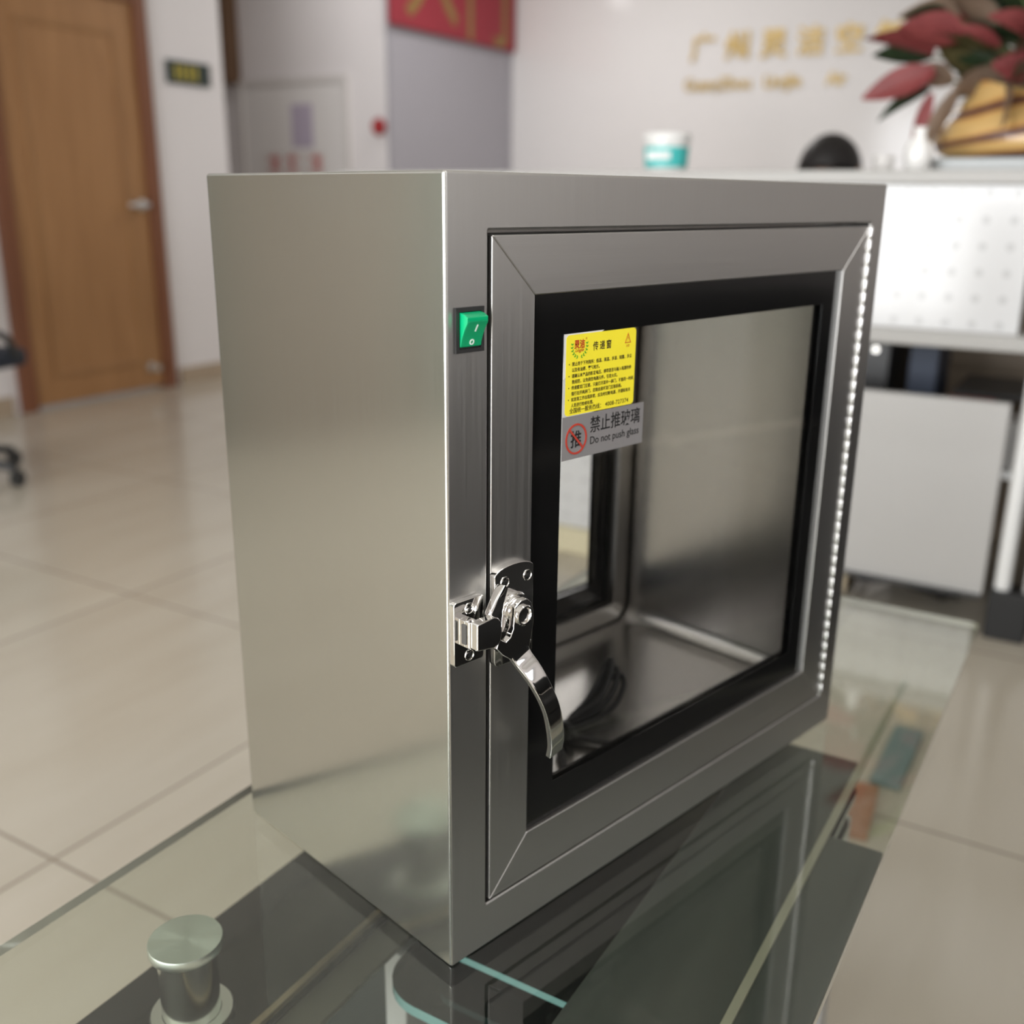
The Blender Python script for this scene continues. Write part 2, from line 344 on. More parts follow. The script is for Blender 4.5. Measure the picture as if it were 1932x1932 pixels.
# company sign letters on the glossy white wall: each character stands off the wall
def flip(bm):  # letters on the right wall face -u: local x runs towards -v
    for v_ in bm.verts: v_.co = Vector((v_.co.y, -v_.co.x, v_.co.z))
lab = {'广': 'gold character 广, first of the large row on the sign wall', '州': 'gold character 州, second of the large row on the sign wall',
       '灵': 'gold character 灵, third of the large row on the sign wall', '洁': 'gold character 洁, fourth of the large row on the sign wall',
       '空': 'gold character 空, fifth of the large row beside the plant', '气': 'gold character 气, last of the large row, by the plant leaves'}
for k, ch in enumerate('广州灵洁空气'):
    b = BM(); tbm(b, ch, 0.185, -0.085, -0.062, 0, bold=0.0045, depth=0.006); flip(b)
    o = tag(obj('sign_character', b, GOLD), lab[ch], 'sign character', 'gold characters of the large row'); o.location = W_(6.695, 2.47 - 0.247 * k, 1.555); o.rotation_euler = (0, 0, TH)
words = [('GuangZhou', 2.59, 'gold Latin word GuangZhou below the first gold characters'), ('LingJie', 2.02, 'gold Latin word LingJie below the middle gold characters'), ('Air', 1.60, 'gold Latin word Air below the last gold character')]
for s_, v0, lb in words:
    b = BM(); tbm(b, s_, 0.108, 0, 0, 0, bold=0.0022, depth=0.004, space=0.93); flip(b)
    o = tag(obj('sign_word', b, GOLD), lb, 'sign word', 'gold Latin words under the characters'); o.location = W_(6.697, v0, 1.29); o.rotation_euler = (0, 0, TH)

# ================================================================== GLASS COFFEE TABLE (local axes = room axes)
GREEN_DISC = mat('brushed_disc', (0.72, 0.78, 0.75), 0.3, 1.0)
t = thing('glass_coffee_table', 'clear glass coffee table with black shelf boards and steel posts under the steel cabinet', 'table', (0, 0, FL), TH)
dz = -FL
def tz(z): return z + dz
b = BM(); prism(b, rrect(-0.75, 0.945, -0.252, 0.314, 0.012, 4), tz(-0.009), tz(0), 'z', 0, 1)
obj('tabletop', b, [TABLE_GLASS, GLASS_EDGE], t)
SHELF = mat('black_shelf_board', (0.016, 0.016, 0.014), 0.16, spec=0.5, noise=0.2, nscale=(12, 12, 12))
TRIM = mat('bronze_edge_trim', (0.33, 0.27, 0.19), 0.3, 0.8)
PALE_TRIM = mat('pale_edge_trim', (0.46, 0.44, 0.36), 0.3, 0.3)
b = BM(); box(b, -0.72, 0.56, 0.150, 0.281, tz(-0.105), tz(-0.085)); obj('shelf_board', b, SHELF, t, bevel=0.001)
DUSTY = mat('dusty_dark_board', (0.065, 0.072, 0.068), 0.4, spec=0.5, noise=0.35, nscale=(5, 40, 5))
for v0, v1, ue in ((-0.185, -0.068, 0.56), (-0.241, -0.186, 0.40)):
    b = BM(); box(b, -0.72, ue, v0, v1, tz(-0.062), tz(-0.048)); obj('shelf_board', b, DUSTY, t, bevel=0.0015)
b = BM(); box(b, -0.60, 0.255, -0.20, 0.31, tz(-0.31), tz(-0.30)); obj('lower_shelf', b, mat('teal_black_glass', (0.025, 0.04, 0.038), 0.2, noise=0.3, nscale=(6, 6, 6)), t, bevel=0.002)
b = BM(); box(b, -0.72, 0.56, 0.1495, 0.156, tz(-0.086), tz(-0.080)); obj('edge_trim', b, TRIM, t, bevel=0.001)
b = BM(); box(b, -0.72, 0.56, 0.118, 0.1495, tz(-0.100), tz(-0.094)); obj('shelf_lip', b, mat('grey_brown_lip', (0.085, 0.08, 0.065), 0.4, noise=0.1), t, bevel=0.001)
b = BM(); box(b, -0.72, 0.80, -0.189, -0.181, tz(-0.048), tz(-0.044)); obj('edge_trim', b, PALE_TRIM, t, bevel=0.001)
# rounded dark glass shelf between the boards, on a second one below
DARK_GLASS = mat('smoked_glass', (0.012, 0.014, 0.013), 0.05, spec=0.6)
AQUA = mat('aqua_glass_edge', (0.22, 0.42, 0.43), 0.1, coat=0.6)
b = BM(); prism(b, rrect(0.046, 0.56, -0.185, 0.118, 0.045, 8), tz(-0.118), tz(-0.108), 'z', 0, 1); obj('shelf_glass', b, [DARK_GLASS, AQUA], t)
b = BM(); prism(b, rrect(0.090, 0.56, -0.185, 0.085, 0.02, 8), tz(-0.084), tz(-0.077), 'z', 0, 1); obj('shelf_glass', b, [DARK_GLASS, AQUA], t)
LEG = mat('pale_grey_leg', (0.50, 0.50, 0.49), 0.35)
for u0, v0 in ((0.100, 0.122), (0.52, 0.085), (0.52, -0.14), (0.12, -0.14)):
    b = BM(); box(b, u0, u0 + 0.04, v0 - (0.0 if v0 > 0.1 else 0.04), v0 + 0.025, tz(-0.42), tz(-0.119)); obj('leg', b, LEG, t, bevel=0.002)
for u0, v0 in ((-0.0766, 0.207), (0.50, 0.207), (-0.62, 0.207)):
    b = BM(); lathe(b, [(0.0235, tz(-0.084)), (0.0235, tz(-0.017))], (u0, v0, 0), 'z', 40); po = obj('post', b, SATIN if False else STEEL_SIDE, t)
    b = BM(); lathe(b, [(0.029, tz(-0.0175)), (0.0295, tz(-0.017)), (0.0295, tz(-0.0102)), (0.029, tz(-0.0092))], (0, 0, 0), 'z', 48)
    dc = obj('disc', b, GREEN_DISC, po); dc.location = (u0, v0, 0)
    b = BM(); lathe(b, [(0.0335, tz(-0.0848)), (0.0335, tz(-0.0805)), (0.0325, tz(-0.079)), (0.0238, tz(-0.079))], (u0, v0, 0), 'z', 48, caps=False)
    obj('flange', b, SATIN, po)
# radial brushing on the discs: a sheen that turns round the centre
nt = GREEN_DISC.node_tree; N = nt.nodes; L = nt.links; p = N['Principled BSDF']
p.inputs['Anisotropic'].default_value = 0.9; p.inputs['Roughness'].default_value = 0.32
tg = N.new('ShaderNodeTangent'); tg.direction_type = 'RADIAL'; tg.axis = 'Z'; L.new(tg.outputs[0], p.inputs['Tangent'])

# things lying on the lower glass shelf, seen through the top by the far right side
b = BM(); box(b, 0, 0.16, 0, 0.045, 0, 0.012); o = tag(obj('book', b, mat('orange_cover', (0.36, 0.17, 0.09), 0.5), bevel=0.001), 'thin orange booklet on the floor under the right end of the glass table', 'book')
o.location = W_(0.98, -0.135, FL + 0.0); o.rotation_euler = (0, 0, TH + 0.1)
b = BM(); box(b, 0, 0.22, 0, 0.05, 0, 0.014); o = tag(obj('book', b, mat('teal_cover', (0.19, 0.25, 0.25), 0.5), bevel=0.001), 'thin grey-teal booklet on the floor beyond the orange one', 'book')
o.location = W_(1.16, -0.150, FL + 0.0); o.rotation_euler = (0, 0, TH)

# ================================================================== RECEPTION COUNTER (local axes = room axes)
WGLOSS = mat('counter_white_gloss', (0.80, 0.80, 0.79), 0.18, spec=0.6, coat=0.3)
# white sheet with a grid of grey pegs, in object space
m, nt, N, L, p = new_mat('dotted_white_sheet')
tc = N.new('ShaderNodeTexCoord'); sp = N.new('ShaderNodeSeparateXYZ'); L.new(tc.outputs['Object'], sp.inputs[0])
def math_(op, a, b_=None):
    n = N.new('ShaderNodeMath'); n.operation = op
    for i, q in enumerate((a, b_)):
        if q is None: continue
        if isinstance(q, (int, float)): n.inputs[i].default_value = q
        else: L.new(q, n.inputs[i])
    return n.outputs[0]
def cell(o_, s_): return math_('SUBTRACT', math_('FRACT', math_('DIVIDE', math_('ADD', o_, 10.0), s_)), 0.5)
dx_ = cell(sp.outputs[1], 0.056); dy_ = cell(sp.outputs[2], 0.056)
rr = math_('SQRT', math_('ADD', math_('MULTIPLY', dx_, dx_), math_('MULTIPLY', dy_, dy_)))
ms = math_('LESS_THAN', rr, 0.15)
mx = N.new('ShaderNodeMix'); mx.data_type = 'RGBA'; L.new(ms, mx.inputs[0]); mx.inputs[6].default_value = (0.64, 0.64, 0.64, 1); mx.inputs[7].default_value = (0.50, 0.50, 0.50, 1)
L.new(mx.outputs[2], p.inputs['Base Color']); p.inputs['Roughness'].default_value = 0.2; p.inputs['Coat Weight'].default_value = 0.4; p.inputs['Coat Roughness'].default_value = 0.08
DOTS = m
CLOW = mat('counter_grey_white_panel', (0.45, 0.44, 0.425), 0.3, noise=0.05, nscale=(3, 3, 3))
CGREY = mat('counter_grey_edge', (0.40, 0.39, 0.37), 0.4)
t = thing('reception_counter', 'long white reception counter with a dotted front behind the steel cabinet', 'counter', W_(0, 0, FL), TH)
b = BM(); box(b, 1.955, 2.62, -0.55, 1.75, tz(0.602), tz(0.632)); obj('countertop', b, CGREY, t, bevel=0.004)
b = BM(); box(b, 1.976, 2.0, -0.155, 1.73, tz(0.286), tz(0.602)); obj('dotted_front_panel', b, DOTS, t, bevel=0.002)
b = BM(); box(b, 1.976, 2.0, -0.54, -0.20, tz(0.286), tz(0.602)); obj('dotted_front_panel', b, DOTS, t, bevel=0.002)
b = BM(); box(b, 1.94, 2.05, -0.54, 1.73, tz(0.252), tz(0.286)); obj('front_rail', b, CGREY, t, bevel=0.004)
b = BM(); box(b, 1.976, 2.0, -0.165, 0.60, tz(-0.325), tz(0.134)); obj('lower_panel', b, CLOW, t, bevel=0.003)
b = BM(); box(b, 1.976, 2.0, -0.54, -0.25, tz(-0.325), tz(0.134)); obj('lower_panel', b, CLOW, t, bevel=0.003)
b = BM(); box(b, 1.976, 2.0, 0.62, 1.73, tz(-0.345), tz(0.134)); obj('lower_panel', b, DOTS, t, bevel=0.003)
b = BM(); box(b, 1.96, 2.02, 0.62, 1.73, tz(-0.42), tz(-0.346)); obj('kick_board', b, mat('cream_kickboard', (0.66, 0.60, 0.42), 0.4), t, bevel=0.003)
for v0 in (-0.205, 0.61, 1.70):
    b = BM(); lathe(b, [(0.018, tz(-0.325)), (0.018, tz(0.602))], (1.985, v0, 0), 'z', 20); obj('upright', b, WGLOSS, t)
for v0 in (-0.225, -0.50):
    b = BM(); box(b, 1.955, 2.03, v0 - 0.045, v0 + 0.045, tz(-0.42), tz(-0.30)); obj('foot', b, RUBBER, t, bevel=0.006)
b = BM(); box(b, 1.955, 2.03, -0.16, 0.60, tz(-0.328), tz(-0.322)); obj('bottom_rail', b, BLACK_PLASTIC, t, bevel=0.001)
b = BM(); box(b, 2.02, 2.60, -0.54, 1.73, tz(-0.05), tz(-0.03)); box(b, 2.58, 2.60, 0.75, 1.73, tz(-0.42), tz(0.6)); box(b, 2.02, 2.6, 1.71, 1.73, tz(-0.42), tz(0.6)); box(b, 2.02, 2.6, -0.54, -0.72, tz(-0.42), tz(0.6))
obj('carcass', b, WGLOSS, t, bevel=0.002)

# inside the gap of the counter
def item(name, label, cat, bm_, m, u, v, z, rot=0.0, bevel=0.002, group=None):
    o = tag(obj(name, bm_, m, bevel=bevel), label, cat, group); o.location = W_(u, v, z); o.rotation_euler = (0, 0, TH + rot); return o
SH = -0.03
b = BM(); box(b, -0.15, 0.15, -0.055, 0.055, 0, 0.26); o = item('computer_tower', 'black computer case standing in the counter gap beside the cabinet edge', 'computer', b, BLACK_PLASTIC, 2.33, 0.20, SH)
b = BM(); lathe(b, [(0.008, 0.0), (0.008, -0.004)], (-0.15, -0.02, 0.235), 'x', 14); obj('power_button', b, CHROME, o); 
b = BM(); box(b, -0.1, 0.1, -0.035, 0.035, 0, 0.17); item('file_box', 'narrow navy blue file box upright in the counter gap', 'file box', b, mat('navy_plastic', (0.03, 0.045, 0.08), 0.5), 2.36, 0.075, SH)
b = BM(); box(b, -0.15, 0.15, -0.22, 0.22, 0.124, 0.136); box(b, -0.15, 0.15, -0.22, -0.205, 0, 0.124); box(b, -0.15, 0.15, 0.205, 0.22, 0, 0.124)
item('desk_riser', 'dark monitor riser lying across the counter gap', 'riser', b, BLACK_PLASTIC, 2.41, -0.22, SH)
t2 = thing('drawer_cabinet', 'tan wooden drawer cabinet behind the counter gap', 'drawers', W_(2.95, -0.25, FL), TH)
b = BM(); box(b, -0.2, 0.25, -0.4, 0.42, 0, 0.78); obj('carcass', b, mat('tan_laminate', (0.34, 0.27, 0.19), 0.5, noise=0.06, nscale=(3, 3, 20)), t2, bevel=0.003)
for k in range(3):
    b = BM(); box(b, -0.216, -0.2, -0.38, 0.40, 0.04 + 0.245 * k, 0.27 + 0.245 * k); dr = obj('drawer', b, mat('tan_drawer_front', (0.37, 0.29, 0.21), 0.45), t2, bevel=0.003)
    b = BM(); box(b, -0.232, -0.216, -0.06, 0.06, 0.16 + 0.245 * k, 0.172 + 0.245 * k); obj('handle', b, SATIN, dr, bevel=0.002)
b = BM(); box(b, -0.05, 0.05, -0.055, 0.055, 0, 0.03); item('pencil_case', 'flat red case on the shelf inside the counter gap', 'case', b, mat('red_case', (0.45, 0.09, 0.06), 0.5), 2.12, -0.06, SH + 0.110, bevel=0.006)
b = BM(); box(b, -0.06, 0.06, -0.24, 0.22, 0, 0.110); item('paper_tray', 'grey paper tray under the red case inside the counter', 'tray', b, CGREY, 2.12, -0.22, SH, bevel=0.003)
me_ = bpy.data.objects['file_box'].data
for v_ in me_.vertices:
    if v_.co.z > 0.1: v_.co.z = 0.29
# floor clutter under the counter
b = BM(); box(b, -0.12, 0.12, -0.025, 0.025, 0, 0.035)
item('power_strip', 'black power strip on the floor under the white counter', 'power strip', b, BLACK_PLASTIC, 2.34, 0.0, FL, 0.9, 0.004)
random.seed(4)
for k, (u0, v0, lb) in enumerate(((2.11, -0.04, 'black cable heaped highest under the white counter'), (2.15, 0.09, 'black cable curled on the floor nearer the cabinet, under the counter'))):
    pts = [(0.055 * math.cos(a * 1.3 + k) * (1 - 0.1 * a / 6), 0.055 * math.sin(a * 1.1 + k), 0.012 + 0.03 * abs(math.sin(a * 0.7)) * (1 if k else 1.6)) for a in [i * 0.45 for i in range(26)]]
    b = BM(); tube(b, catmull(pts, 4), 0.0065, 8); item('cable', lb, 'cable', b, RUBBER, u0, v0, FL, 0, 0)
b = BM(); box(b, -0.06, 0.06, -0.05, 0.05, 0, 0.055); item('carton', 'small beige carton on the floor under the counter by the cabinet edge', 'box', b, mat('beige_card', (0.55, 0.46, 0.32), 0.7), 2.15, 0.22, FL, 0.0, 0.002)

# white tub with teal label on the counter
t = thing('plastic_tub', 'white round tub with teal label and lid standing on the counter', 'tub', W_(2.12, 0.755, 0.632), TH)
b = BM(); lathe(b, [(0.050, 0), (0.054, 0.006), (0.058, 0.078), (0.056, 0.08)], n=40); obj('tub', b, WHITE_P, t)
b = BM(); lathe(b, [(0.0553, 0.012), (0.0588, 0.062)], n=40, caps=False); obj('label', b, mat('teal_label', (0.06, 0.52, 0.50), 0.4), t)
b = BM(); lathe(b, [(0.060, 0.076), (0.062, 0.078), (0.062, 0.090), (0.058, 0.096), (0.0, 0.098)], n=40, caps=False); obj('lid', b, WHITE_P, t)
b = BM()
for k in range(9):
    a = PI + (k - 4) * 0.13; x, y = 0.0583 * math.cos(a), 0.0583 * math.sin(a); box(b, x - 0.0016, x + 0.0012, y - 0.0032, y + 0.0032, 0.03, 0.05)
obj('label_print', b, WHITE_P, t)

# planter tray, golden planter and its leaves
t = thing('stone_tray', 'grey stone tray under the golden planter on the counter', 'tray', W_(2.36, -0.17, 0.632), TH)
b = BM(); prism(b, rrect(-0.24, 0.22, -0.36, 0.27, 0.03), 0, 0.03, 'z'); obj('tray', b, mat('grey_slate', (0.40, 0.42, 0.42), 0.35, noise=0.1, nscale=(9, 9, 9)), t, bevel=0.004)
t = thing('potted_plant', 'red and green leafed plant in a golden planter with dark swirls', 'plant', W_(2.36, -0.13, 0.662), TH)
m, nt, N, L, p = new_mat('gold_swirl_glaze')
tc = N.new('ShaderNodeTexCoord'); mp = N.new('ShaderNodeMapping'); mp.inputs['Rotation'].default_value = (0.55, 0, 0); mp.inputs['Scale'].default_value = (1, 1.2, 5.5)
wv = N.new('ShaderNodeTexWave'); wv.bands_direction = 'Z'; wv.inputs['Scale'].default_value = 1.1; wv.inputs['Distortion'].default_value = 7; wv.inputs['Detail'].default_value = 2; wv.inputs['Detail Scale'].default_value = 1.2
cr = N.new('ShaderNodeValToRGB'); e = cr.color_ramp.elements
e[0].position = 0.12; e[0].color = (0.10, 0.045, 0.04, 1); e[1].position = 0.32; e[1].color = (0.50, 0.24, 0.06, 1)
x_ = e.new(0.7); x_.color = (0.62, 0.40, 0.15, 1)
L.new(tc.outputs['Object'], mp.inputs[0]); L.new(mp.outputs[0], wv.inputs[0]); L.new(wv.outputs[0], cr.inputs[0]); L.new(cr.outputs[0], p.inputs['Base Color'])
p.inputs['Roughness'].default_value = 0.25; p.inputs['Coat Weight'].default_value = 0.5
POTM = m
b = BM(); n = 56; rows = []
for rr_, h in ((0.0, 0), (0.20, 0.0), (0.235, 0.02), (0.245, 0.045), (0.232, 0.075), (0.205, 0.10), (0.18, 0.125), (0.172, 0.15), (0.165, 0.15), (0.16, 0.12), (0.0, 0.11)):
    row = []
    for k in range(n):
        a = 2 * PI * k / n; lift = 0.045 * (h / 0.15) ** 2 * (0.5 - 0.5 * math.cos(2 * a)) * (1 if rr_ > 0.1 else 0)
        row.append(b.verts.new((rr_ * 0.72 * math.cos(a), rr_ * 1.08 * math.sin(a), h + lift * (1 if h > 0.05 else 0))))
    rows.append(row)
for R0, R1 in zip(rows, rows[1:]):
    for k in range(n): b.faces.new((R0[k], R0[(k + 1) % n], R1[(k + 1) % n], R1[k]))
bmesh.ops.remove_doubles(b, verts=b.verts, dist=1e-5)
obj('pot', b, POTM, t, smooth=60)
LEAFM = [mat('leaf_dark_green', (0.045, 0.075, 0.035), 0.35, noise=0.4, nscale=(30, 30, 30)), mat('leaf_red', (0.40, 0.10, 0.10), 0.4, noise=0.25, nscale=(25, 25, 25)),
         mat('leaf_olive', (0.16, 0.14, 0.06), 0.4, noise=0.3, nscale=(30, 30, 30)), mat('leaf_pale_brown', (0.34, 0.24, 0.17), 0.45, noise=0.2, nscale=(25, 25, 25)),
         mat('leaf_lime', (0.20, 0.36, 0.05), 0.4, noise=0.2), mat('stem_green', (0.10, 0.13, 0.05), 0.5, noise=0.2)]
def leaf(bm, base, dirv, ln, wd_, mi, curl=0.25):
    dirv = dirv.normalized(); side = dirv.cross(Vector((0, 0, 1)))
    side = side.normalized() if side.length > 0.05 else Vector((1, 0, 0))
    side = Matrix.Rotation(random.uniform(0.35, 1.5) * random.choice((-1, 1)), 3, dirv) @ side; nrm = side.cross(dirv); rows = []
    for i in range(8):
        s = i / 7; w = wd_ * (math.sin(PI * min(1, s * 0.93 + 0.05)) ** 0.75) * (1 - 0.35 * s)
        c = base + dirv * ln * s + nrm * (-curl * ln * s * s) ; c.z -= 0.0
        rows.append([bm.verts.new(c + side * w * q + nrm * (abs(q) * w * 0.35)) for q in (-0.5, -0.25, 0, 0.25, 0.5)])
    for R0, R1 in zip(rows, rows[1:]):
        for k in range(4): bm.faces.new((R0[k], R0[k + 1], R1[k + 1], R1[k])).material_index = mi
random.seed(11)
leaf_n = 0
def plant_leaf(base, dirv, ln, wd_, mi, curl=0.25):
    bmL = BM(); leaf(bmL, Vector(base), Vector(dirv), ln, wd_, 0, curl)
    bmesh.ops.solidify(bmL, geom=list(bmL.faces), thickness=0.0012)
    obj('leaf', bmL, LEAFM[mi], t, smooth=60)
stems = BM()
for k in range(140):
    a = random.uniform(0, 2 * PI); el = random.uniform(-0.12, 1.25); R_ = random.uniform(0.10, 0.26)
    dv = Vector((math.cos(a) * math.cos(el), math.sin(a) * math.cos(el) * 1.15, math.sin(el)))
    base = Vector((0.0, 0.0, 0.19)) + Vector((dv.x * R_ * 0.8, dv.y * R_, max(-0.01, dv.z * R_ * 1.4)))
    mi = random.choices([0, 1, 2, 3, 4], [36, 14, 28, 19, 3])[0]
    plant_leaf(base, dv + Vector((0, 0, random.uniform(-0.3, 0.5))), random.uniform(0.09, 0.14), random.uniform(0.06, 0.095), mi, random.uniform(0.1, 0.5))
    tube(stems, [(dv.x * 0.03, dv.y * 0.03, 0.115), tuple(Vector((dv.x * R_ * 0.3, dv.y * R_ * 0.3, 0.16 + dv.z * R_ * 0.7))), tuple(base)], 0.003, 6)
# the big red leaves on the left and the one that hangs down
for base, dv, ln, wd_, mi, cu in (((-0.12, 0.27, 0.235), (-0.2, 0.55, 0.25), 0.16, 0.11, 1, 0.2), ((-0.12, 0.26, 0.20), (-0.2, 0.8, -0.28), 0.17, 0.085, 1, 0.1), ((-0.14, 0.20, 0.27), (-0.25, 0.5, 0.1), 0.16, 0.10, 1, 0.2),
                                  ((-0.10, 0.27, 0.16), (-0.1, 0.6, -0.25), 0.13, 0.07, 0, 0.2), ((-0.13, 0.20, 0.16), (-0.1, 0.25, -0.55), 0.17, 0.05, 3, 0.0), ((-0.13, 0.26, 0.15), (-0.1, 0.18, -0.8), 0.13, 0.04, 1, 0.0),
                                  ((-0.15, 0.12, 0.24), (-0.3, 0.3, 0.2), 0.12, 0.05, 1, 0.2), ((-0.14, 0.10, 0.16), (-0.3, -0.1, -0.4), 0.12, 0.08, 3, 0.1), ((-0.14, 0.20, 0.36), (-0.2, 0.5, 0.45), 0.14, 0.07, 1, 0.2)):
    plant_leaf(base, dv, ln, wd_, mi, cu)
obj('stem', stems, LEAFM[5], t, smooth=60)
# small vase and a tea light beside the planter
t = thing('porcelain_vase', 'small glossy white vase beside the golden planter on the counter', 'vase', W_(2.07, 0.115, 0.632), TH)
PORC = mat('white_porcelain', (0.85, 0.84, 0.82), 0.06, coat=1.0)
b = BM(); lathe(b, [(0.020, 0), (0.027, 0.01), (0.031, 0.035), (0.027, 0.055), (0.014, 0.075), (0.013, 0.085), (0.017, 0.095), (0.014, 0.095), (0.010, 0.08)], n=32, caps=False); obj('vase', b, PORC, t, smooth=60)
t = thing('glass_cup', 'small pale cup with a gold spot left of the vase on the counter', 'cup', W_(2.05, 0.185, 0.632), TH)
b = BM(); lathe(b, [(0.018, 0), (0.022, 0.004), (0.024, 0.032), (0.022, 0.033), (0.02, 0.006)], n=28, caps=False); obj('cup', b, mat('pale_glass', (0.70, 0.68, 0.66), 0.08, coat=1.0), t, smooth=60)
b = BM(); lathe(b, [(0.013, 0.004), (0.013, 0.028), (0.004, 0.034)], n=20); obj('candle', b, mat('gold_candle', (0.70, 0.52, 0.22), 0.2, 0.6), t)

# ================================================================== PERSON behind the counter, seated, head bent
def skin_figure(name, joints, edges, root, m, parent):
    me = bpy.data.meshes.new(name); me.from_pydata([j[0] for j in joints], edges, []); o = bpy.data.objects.new(name, me); C.objects.link(o); o.parent = parent
    sk = o.modifiers.new('skin', 'SKIN'); sk.use_smooth_shade = True
    for i, j in enumerate(joints):
        q = me.skin_vertices[0].data[i]; q.radius = j[1] if isinstance(j[1], tuple) else (j[1], j[1]); q.use_root = (i == root)
    ss = o.modifiers.new('sub', 'SUBSURF'); ss.levels = 2; ss.render_levels = 2
    dg = bpy.context.evaluated_depsgraph_get(); me2 = bpy.data.meshes.new_from_object(o.evaluated_get(dg))
    o.modifiers.clear(); o.data = me2; me2.materials.clear()
    for mm in (m if isinstance(m, list) else [m]): me2.materials.append(mm)
    me2.polygons.foreach_set('use_smooth', [True] * len(me2.polygons)); return o
SKIN = mat('skin', (0.50, 0.29, 0.21), 0.5, noise=0.05); HAIR = mat('black_hair', (0.012, 0.010, 0.010), 0.45, noise=0.4, nscale=(60, 60, 8), bump=0.3); SHIRT = mat('dark_shirt', (0.03, 0.03, 0.035), 0.8, noise=0.1)
pt = thing('person', 'person with black hair sitting behind the counter with head bent, only the crown showing', 'person', W_(3.09, 0.57, FL), TH)
J = [((0.05, 0, 0.50), (0.15, 0.12)), ((0.06, 0, 0.66), (0.13, 0.10)), ((0.03, 0, 0.83), (0.15, 0.11)), ((0.0, 0, 0.93), (0.09, 0.08)), ((-0.02, 0, 0.985), 0.052), ((-0.045, 0, 1.04), 0.07), ((-0.055, 0, 1.11), (0.092, 0.08)), ((-0.04, 0, 1.155), (0.075, 0.07)),
     ((0.0, 0.17, 0.90), 0.055), ((-0.04, 0.22, 0.68), 0.042), ((-0.24, 0.17, 0.70), 0.032), ((0.0, -0.17, 0.90), 0.055), ((-0.04, -0.22, 0.68), 0.042), ((-0.24, -0.17, 0.70), 0.032),
     ((-0.02, 0.10, 0.50), 0.085), ((-0.36, 0.11, 0.50), 0.065), ((-0.36, 0.11, 0.09), 0.042), ((-0.46, 0.11, 0.04), 0.035), ((-0.02, -0.10, 0.50), 0.085), ((-0.36, -0.11, 0.50), 0.065), ((-0.36, -0.11, 0.09), 0.042), ((-0.46, -0.11, 0.04), 0.035),
     ((-0.30, 0.16, 0.705), (0.034, 0.016)), ((-0.30, -0.16, 0.705), (0.034, 0.016))]
Ed = [(0, 1), (1, 2), (2, 3), (3, 4), (4, 5), (5, 6), (6, 7), (3, 8), (8, 9), (9, 10), (3, 11), (11, 12), (12, 13), (0, 14), (14, 15), (15, 16), (16, 17), (0, 18), (18, 19), (19, 20), (20, 21), (10, 22), (13, 23)]
# fingers and thumbs
for s, wi in ((1, 22), (-1, 23)):
    bx, by, bz = J[wi][0]
    for f, (dyf, lf) in enumerate(((-0.027, 0.062), (-0.009, 0.072), (0.009, 0.068), (0.027, 0.052))):
        i = len(J); J += [((bx - 0.03, by + dyf, bz), 0.009), ((bx - 0.03 - lf * 0.55, by + dyf * 1.1, bz - 0.008), 0.008), ((bx - 0.03 - lf, by + dyf * 1.1, bz - 0.022), 0.007)]
        Ed += [(wi, i), (i, i + 1), (i + 1, i + 2)]
    i = len(J); J += [((bx + 0.002, by - s * 0.038, bz - 0.004), 0.010), ((bx - 0.035, by - s * 0.055, bz - 0.012), 0.008)]; Ed += [(wi, i), (i, i + 1)]
body = skin_figure('body', J, Ed, 0, [SKIN, SHIRT], pt)
for p_ in body.data.polygons:
    c_ = p_.center
    p_.material_index = 1 if (c_.z < 0.955 and c_.x > -0.22) or c_.z < 0.6 else 0
b = BM(); bmesh.ops.create_uvsphere(b, u_segments=32, v_segments=20, radius=0.1)
for v_ in b.verts:
    v_.co = Vector((v_.co.x * 1.16, v_.co.y * 1.02, v_.co.z * 1.22)) ; 
    if v_.co.x < -0.05 and v_.co.z < 0.01: v_.co.x = -0.05 + (v_.co.x + 0.05) * 0.2
    v_.co += Vector((-0.035, 0, 1.075))
obj('hair', b, HAIR, pt, smooth=60)
b = BM()
bmesh.ops.create_uvsphere(b, u_segments=14, v_segments=10, radius=0.016, matrix=Matrix.Translation((-0.135, 0, 1.06)) @ Matrix.Diagonal((1, 0.8, 1.5, 1)))
for s in (1, -1): bmesh.ops.create_uvsphere(b, u_segments=12, v_segments=8, radius=0.022, matrix=Matrix.Translation((-0.05, s * 0.094, 1.07)) @ Matrix.Diagonal((0.8, 0.4, 1.4, 1)))
bmesh.ops.create_uvsphere(b, u_segments=14, v_segments=10, radius=0.02, matrix=Matrix.Translation((-0.118, 0, 1.025)) @ Matrix.Diagonal((0.6, 1.2, 0.4, 1)))
obj('face_features', b, SKIN, pt, smooth=60)
for s in (1, -1):
    b = BM(); bmesh.ops.create_uvsphere(b, u_segments=14, v_segments=10, radius=0.012, matrix=Matrix.Translation((-0.127, s * 0.032, 1.085))); obj('eye', b, mat('eye_dark', (0.03, 0.02, 0.02), 0.2), pt, smooth=60)
t = thing('stool', 'black round stool under the person behind the counter', 'stool', W_(3.13, 0.57, FL), TH)
b = BM(); lathe(b, [(0.17, 0.34), (0.19, 0.36), (0.19, 0.40), (0.15, 0.415), (0, 0.42)], n=32, caps=False); lathe(b, [(0.0, 0.34), (0.17, 0.34)], n=32, caps=False); obj('seat', b, BLACK_PLASTIC, t)
b = BM(); lathe(b, [(0.02, 0.03), (0.02, 0.34)], n=16); obj('pole', b, CHROME, t)
b = BM(); lathe(b, [(0.18, 0), (0.18, 0.012), (0.03, 0.035)], n=32); obj('base', b, CHROME, t)

